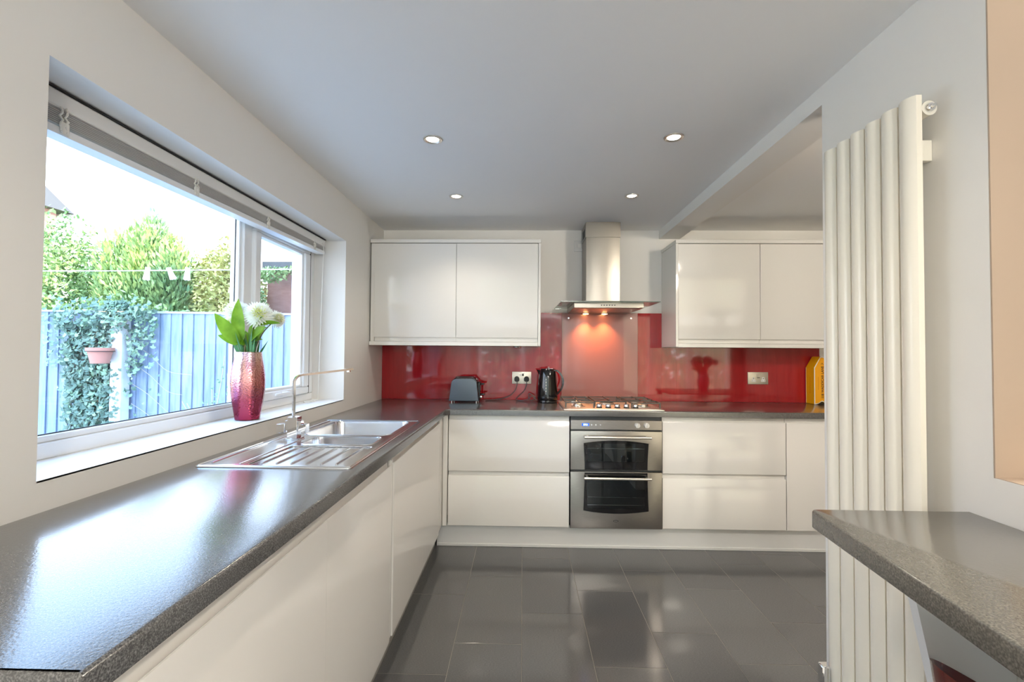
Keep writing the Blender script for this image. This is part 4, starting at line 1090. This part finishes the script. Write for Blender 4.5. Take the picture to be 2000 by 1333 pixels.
# ------------------------------------------------------------------ garden
FYY = 5.0
bm = B(); box(bm, -30, -9.0, -12, 30, -0.25, -0.1); box(bm, -9.0, XO, FYY + .1, 30, -0.25, -0.1); box(bm, XO, 12, 8.0, 30, -0.25, -0.1)
struct('ground_garden', bm, GRASS)
struct('ground_bounce', box(B(), -9.0, XO, -12, FYY + .1, -0.25, -0.1), mat('bounce_paving', (0.56, 0.57, 0.58), 0.9, noise=(3, (0.64, 0.64, 0.63), (1, 1, 1), 0.3, 0.7)))  # unseen ground, made pale to bounce daylight up to the ceiling
struct('ground_patio', box(B(), XO, 14, -14, -3.16, -0.25, -0.06), PAVE)
FYY = 5.0
fn = thing('garden_fence', 'blue-grey closeboard garden fence outside the window', 'fence', (-4.5, FYY, -0.1))
x = -9.0; k = 0
while x < -1.5:
    top = 1.700 - 0.009 * (x + 5.4) + random.uniform(-.004, .004)
    bm = B()
    yb = FYY + random.uniform(-.002, .002)
    p = [(x, yb - 0.004), (x + 0.135, yb - 0.020), (x + 0.135, yb - 0.008), (x, yb + 0.0)]
    extrude_profile(bm, p, 'z', -0.08, top)
    put('board', bm, FENCE, fn, smooth=False)
    x += 0.127; k += 1
for z in (0.3, 0.95, 1.5): put('rail', box(B(), -9.0, -1.4, FYY + .002, FYY + .06, z, z + .07), FENCED, fn, smooth=False)
bm = B(); v0 = [( -9.0, 1.733), (-1.38, 1.664)]
A = [bm.verts.new((v0[0][0], y, v0[0][1] + z)) for y, z in ((FYY - .03, 0), (FYY + .03, 0), (FYY + .03, .022), (FYY - .03, .022))]
C = [bm.verts.new((v0[1][0], y, v0[1][1] + z)) for y, z in ((FYY - .03, 0), (FYY + .03, 0), (FYY + .03, .022), (FYY - .03, .022))]
for i in range(4): bm.faces.new((A[i], A[(i + 1) % 4], C[(i + 1) % 4], C[i]))
bm.faces.new(A); bm.faces.new(C)
put('capping_rail', bm, mat('pale_capping', (0.45, 0.52, 0.60), 0.8), fn, smooth=False)

bm = B(); box(bm, -4.46, -4.335, FYY - .16, FYY - .04, -0.1, 1.76, 0.006)
single('fence_post', bm, POST, 'white post in front of the garden fence, wrapped in ivy', 'post', (-4.4, FYY - .1, -0.1))
pt = thing('hanging_pot', 'terracotta pot hung on the white post', 'plant pot', (-4.42, FYY - .26, 1.15))
pc = (-4.455, FYY - .28, 1.135)
bm = B(); lathe(bm, pc, [(0, 0), (0.078, 0), (0.104, 0.125), (0.118, 0.125), (0.121, 0.165), (0.112, 0.165), (0.106, 0.13), (0.08, 0.012), (0, 0.012)], 30); put('pot', bm, TERRA, pt)
bm = B(); tube(bm, [(pc[0] + .12 * math.cos(a), pc[1] + .12 * math.sin(a), 1.262) for a in [PI * 2 * i / 20 for i in range(20)]], 0.004, 6, closed=True); tube(bm, [(-4.43, FYY - .161, 1.262), (-4.43, FYY - .17, 1.262)], 0.006, 6)
put('pot_ring', bm, BLACKM, pt)

# ivy: lobed leaves over the fence top and beside the post
rnd = random.Random(11)
def ivy_leaf(bm, c, s, yaw, pitch, roll):
    Rm = Matrix.Rotation(yaw, 3, 'Z') @ Matrix.Rotation(pitch, 3, 'X') @ Matrix.Rotation(roll, 3, 'Y')
    pts_ = [(0, -.5), (.35, -.35), (.55, 0), (.22, .05), (0, .6), (-.22, .05), (-.55, 0), (-.35, -.35)]
    vs = [bm.verts.new(Vector(c) + Rm @ Vector((u * s, -0.04 * s * abs(u), v_ * s))) for u, v_ in pts_]
    bm.faces.new(vs)
bm = B(); bml = B()
cnt = 0
while cnt < 3400:
    z = rnd.uniform(0.0, 1.86); u = rnd.random()
    lb = -5.10 + (1.7 - z) * 0.115; rb = -4.44
    if z > 1.60: rb = -4.06; lb = -5.12
    xx = lb + (rb - lb) * u + rnd.gauss(0, .02)
    edge = min(xx - lb, rb - xx)
    if edge < 0.06 and rnd.random() < .5: continue
    if z > 1.66 and rnd.random() > math.exp(-((z - 1.66) / .10)): continue
    y = FYY - 0.05 - rnd.random() * 0.13 - (0.05 if z > 1.55 else 0)
    ivy_leaf(bm if rnd.random() < .82 else bml, (xx, y, z), rnd.uniform(.035, .068), rnd.uniform(-.8, .8), rnd.uniform(-.9, .5), rnd.uniform(-.9, .9)); cnt += 1
for k in range(330):            # over the head of the post and trailing down its left side
    z = 1.80 - abs(rnd.gauss(0, .13)); xx = rnd.uniform(-4.50, -4.26)
    ivy_leaf(bm if rnd.random() < .6 else bml, (xx, FYY - .17 - rnd.random() * .06, z), rnd.uniform(.035, .062), rnd.uniform(-.8, .8), rnd.uniform(-.9, .5), rnd.uniform(-.9, .9))
for k in range(60):
    ivy_leaf(bm, (rnd.uniform(-4.48, -4.33), FYY - .175, rnd.uniform(.3, 1.1)), rnd.uniform(.03, .05), rnd.uniform(-.8, .8), rnd.uniform(-.9, .5), rnd.uniform(-.9, .9))
for k in range(260):            # thinner growth right of the post
    z = 1.72 - abs(rnd.gauss(0, .42)); xx = -4.31 + rnd.random() * (0.30 if z > 1.3 else 0.12 + .35 * rnd.random() ** 3)
    if z < 0.3: continue
    ivy_leaf(bml if rnd.random() < .5 else bm, (xx, FYY - .06 - rnd.random() * .10, z), rnd.uniform(.03, .06), rnd.uniform(-.8, .8), rnd.uniform(-.9, .5), rnd.uniform(-.9, .9))
for k in range(70):
    z = 1.66 - rnd.random() * .6; xx = -5.12 - rnd.random() * .28 * (1 - (1.66 - z))
    ivy_leaf(bml, (xx, FYY - .05 - rnd.random() * .04, z), rnd.uniform(.03, .05), rnd.uniform(-.8, .8), rnd.uniform(-.9, .5), rnd.uniform(-.9, .9))
iv = thing('ivy', 'dense ivy hanging over the fence left of the white post', 'plant', (-4.8, FYY - .1, -0.1))
put('ivy_foliage', bm, IVY, iv, smooth=False, kind='stuff'); put('ivy_foliage', bml, IVYL, iv, smooth=False, kind='stuff', label='paler young leaves')
bm = B()
for k in range(9):
    x0 = -5.0 + k * .075; tube(bm, bez([(x0, FYY - .07, 0.0), (x0 + rnd.uniform(-.1, .1), FYY - .10, .6), (x0 + rnd.uniform(-.1, .1), FYY - .09, 1.2), (x0 + rnd.uniform(-.1, .1), FYY - .08, 1.72)], 5), 0.006, 5)
for k in range(4):
    z0 = 1.35 - k * .22; tube(bm, bez([(-4.30, FYY - .06, z0), (-4.1, FYY - .07, z0 - .12), (-3.9, FYY - .06, z0 - .30), (-3.62 - .1 * k, FYY - .07, z0 - .34)], 5), 0.003, 5)
put('ivy_stem', bm, TWIG, iv)
tw = thing('bare_shrub', 'small shrub of pale bare twigs against the fence behind the vase', 'plant', (-3.15, FYY - .3, -0.1))
bm = B(); bml = B()
for k in range(16):
    x0 = -3.15 + rnd.uniform(-.12, .12); h = rnd.uniform(.7, 1.25); dx = rnd.uniform(-.45, .35)
    P_ = [(x0, FYY - .3, -.1), (x0 + dx * .3, FYY - .28, h * .4), (x0 + dx * .7, FYY - .25, h * .75), (x0 + dx, FYY - .24, h)]
    tube(bm, bez(P_, 4), 0.005, 4)
    for j in range(6): ivy_leaf(bml, (x0 + dx * rnd.uniform(.5, 1) + rnd.uniform(-.04, .04), FYY - .26, h * rnd.uniform(.6, 1.02)), rnd.uniform(.02, .04), rnd.random(), rnd.random(), rnd.random())
put('twig', bm, TWIG, tw); put('shrub_leaves', bml, IVYL, tw, smooth=False, kind='stuff')

# clothes line with pegs
bm = B(); tube(bm, [(-6.4, 3.4, 1.872), (-4.5, 3.4, 1.876), (-3.0, 3.4, 1.886), (XO - .012, 3.4, 1.905)], 0.0036, 6); box(bm, XO - .02, XO - .0005, 3.38, 3.42, 1.885, 1.925, 0.003)
box(bm, -6.44, -6.39, 3.37, 3.43, -0.1, 1.93)
single('clothes_line', bm, mat('white_line', (0.85, 0.86, 0.88), 0.5), 'white clothes line stretched across the garden outside the window', 'clothes line', (-3.8, 3.4, 1.88))
for k, (px, tilt, nm) in enumerate(((263, .12, 'leftmost'), (309, -.45, 'middle'), (344.5, .05, 'rightmost'))):
    X_ = (px - 1013.3) / 892.0 * 3.4 - 0.0
    pg = thing('clothes_peg', '%s of three white pegs on the clothes line' % nm, 'peg', (X_, 3.4, 1.885), 'pegs on the clothes line')
    bm = B()
    for s in (-1, 1):
        pf = [(-.008 + s * .004, .030), (.008 + s * .004, .030), (.006 + s * .004, .0), (.010 + s * .006, -.045), (.014 + s * .006, -.062), (0 + s * .006, -.070), (-.014 + s * .006, -.062), (-.006 + s * .004, 0)]
        extrude_profile(bm, [(u, v_) for u, v_ in pf], 'y', s * .007 - .005, s * .007 + .005)
    bmesh.ops.transform(bm, matrix=Matrix.Translation((X_, 3.4, 1.882)) @ Matrix.Rotation(tilt, 4, 'Y'), verts=bm.verts)
    put('peg_jaw', bm, WHITEPL, pg)

# trees and hedge behind the fence
def leafy(name, label, cat, trunk, blobs, M, size, count, seed, upright=False):
    r = random.Random(seed); bm = B()
    vol = sum(b[3] * b[4] * b[5] for b in blobs)
    for (cx, cy, cz, rx, ry, rz) in blobs:
        for _ in range(int(count * rx * ry * rz / vol)):
            d = Vector((r.gauss(0, 1), r.gauss(0, 1), r.gauss(0, 1))).normalized(); q_ = r.uniform(.55, 1.06)
            c = Vector((cx + d.x * rx * q_, cy + d.y * ry * q_, cz + d.z * rz * q_))
            s = size * r.uniform(.6, 1.3)
            if upright: a = (Vector((d.x * .7, d.y * .7, 1)) + Vector((r.gauss(0, .3), r.gauss(0, .3), 0))).normalized()
            else: a = Vector((r.gauss(0, 1), r.gauss(0, 1), r.gauss(0, 1))).normalized()
            b = a.cross(Vector((r.gauss(0, 1), r.gauss(0, 1), r.gauss(0, 1)))).normalized()
            k = .35 if upright else .5
            bm.faces.new([bm.verts.new(q) for q in (c - a * s, c + b * s * k, c + a * s, c - b * s * k)])
    t = thing(name, label, cat, (trunk[0], trunk[1], -0.1), 'greenery behind the fence')
    put('foliage', bm, M, t, smooth=False, kind='stuff')
    bm = B(); tube(bm, [(trunk[0], trunk[1], -.1), (trunk[0] + .05, trunk[1], trunk[2] * .5), (trunk[0], trunk[1], trunk[2])], .06, 8, rr=[.09, .07, .03]); put('trunk', bm, BARK, t)
    return t
leafy('laurel_bush', 'light green leafy bush behind the fence, at the left edge of the window', 'tree', (-6.95, 6.5, 2.3),
      [(-7.0, 6.5, 1.9, .80, .6, 1.15), (-6.5, 6.4, 2.05, .35, .5, 1.15), (-8.0, 6.6, 1.6, .7, .6, 1.2), (-6.75, 6.3, 3.02, .12, .10, .36), (-7.05, 6.3, 2.95, .12, .1, .4), (-6.5, 6.3, 2.95, .08, .1, .35)], BUSH1, .036, 20000, 1)
leafy('conifer', 'feathery yellow-green conifer behind the ivy-covered fence', 'tree', (-5.5, 6.6, 2.2),
      [(-5.5, 6.6, 1.7, .68, .6, 1.15), (-5.85, 6.5, 2.3, .26, .4, .75), (-5.40, 6.5, 2.35, .30, .4, .88), (-5.05, 6.5, 2.1, .30, .4, .80), (-5.42, 6.5, 3.05, .09, .09, .30), (-5.15, 6.5, 2.75, .12, .1, .30), (-5.75, 6.5, 2.85, .12, .1, .3)], BUSH2, .050, 21000, 2, True)
leafy('golden_shrub', 'golden yellow shrub behind the fence beside the window mullion', 'tree', (-4.4, 6.8, 1.9),
      [(-4.40, 6.8, 1.8, .52, .5, 1.0), (-4.70, 6.7, 2.2, .22, .3, .6), (-4.35, 6.6, 2.55, .16, .2, .42), (-4.12, 6.6, 2.35, .10, .2, .40)], BUSH3, .034, 15000, 3)
leafy('climbing_shrub', 'pale climber trailing over the brick outbuilding seen in the right pane', 'tree', (-3.98, 6.4, 1.4),
      [(-3.86, 6.45, 1.5, .17, .25, .75), (-3.70, 6.62, 2.40, .22, .12, .12), (-3.3, 6.62, 2.46, .40, .12, .06)], BUSH1, .03, 4500, 4)
leafy('hedge', 'mid green hedge just behind the fence top', 'hedge', (-5.6, 5.5, 1.2),
      [(-7.4, 5.5, 1.2, .9, .25, .75), (-6.2, 5.5, 1.25, .9, .25, .72), (-5.0, 5.5, 1.25, .8, .25, .72), (-4.3, 5.5, 1.1, .5, .25, .72)], BUSH2, .034, 15000, 5)
leafy('hedge', 'unseen tall hedge added behind the viewpoint to darken reflections', 'hedge', (1.5, -7.5, 1.5), [(-1.6, -7.5, 1.5, 2.4, .6, 3.2), (2.0, -7.5, 1.5, 2.4, .6, 3.2), (5.6, -7.5, 1.5, 2.4, .6, 3.2)], BUSH1, .20, 12000, 8)  # added out of view to keep bright sky out of the reflections
ob = thing('brick_outbuilding', 'red brick outbuilding with a dark flat roof behind the fence', 'building', (-3.0, 7.6, -.1))
put('wall', box(B(), -3.92, -1.6, 6.9, 7.98, -0.1, 2.50), BRICKM, ob, smooth=False)
put('flat_roof', box(B(), -3.95, -1.55, 6.8, 7.99, 2.50, 2.63), ROOFM, ob, smooth=False)
nh = thing('neighbour_house', 'brick house with a tiled roof at the far left beyond the bushes', 'building', (-17, 15, -.1))
put('wall', box(B(), -22, -12.55, 4.5, 11.9, -.1, 5.0), BRICKM, nh, smooth=False)
put('roof', extrude_profile(B(), [(4.2, 4.98), (12.2, 4.98), (8.2, 7.6)], 'x', -22.2, -12.35), ROOFM, nh, smooth=False)
put('gutter', box(B(), -22.2, -12.3, 12.2, 12.3, 4.90, 5.02), UPVC, nh, smooth=False)
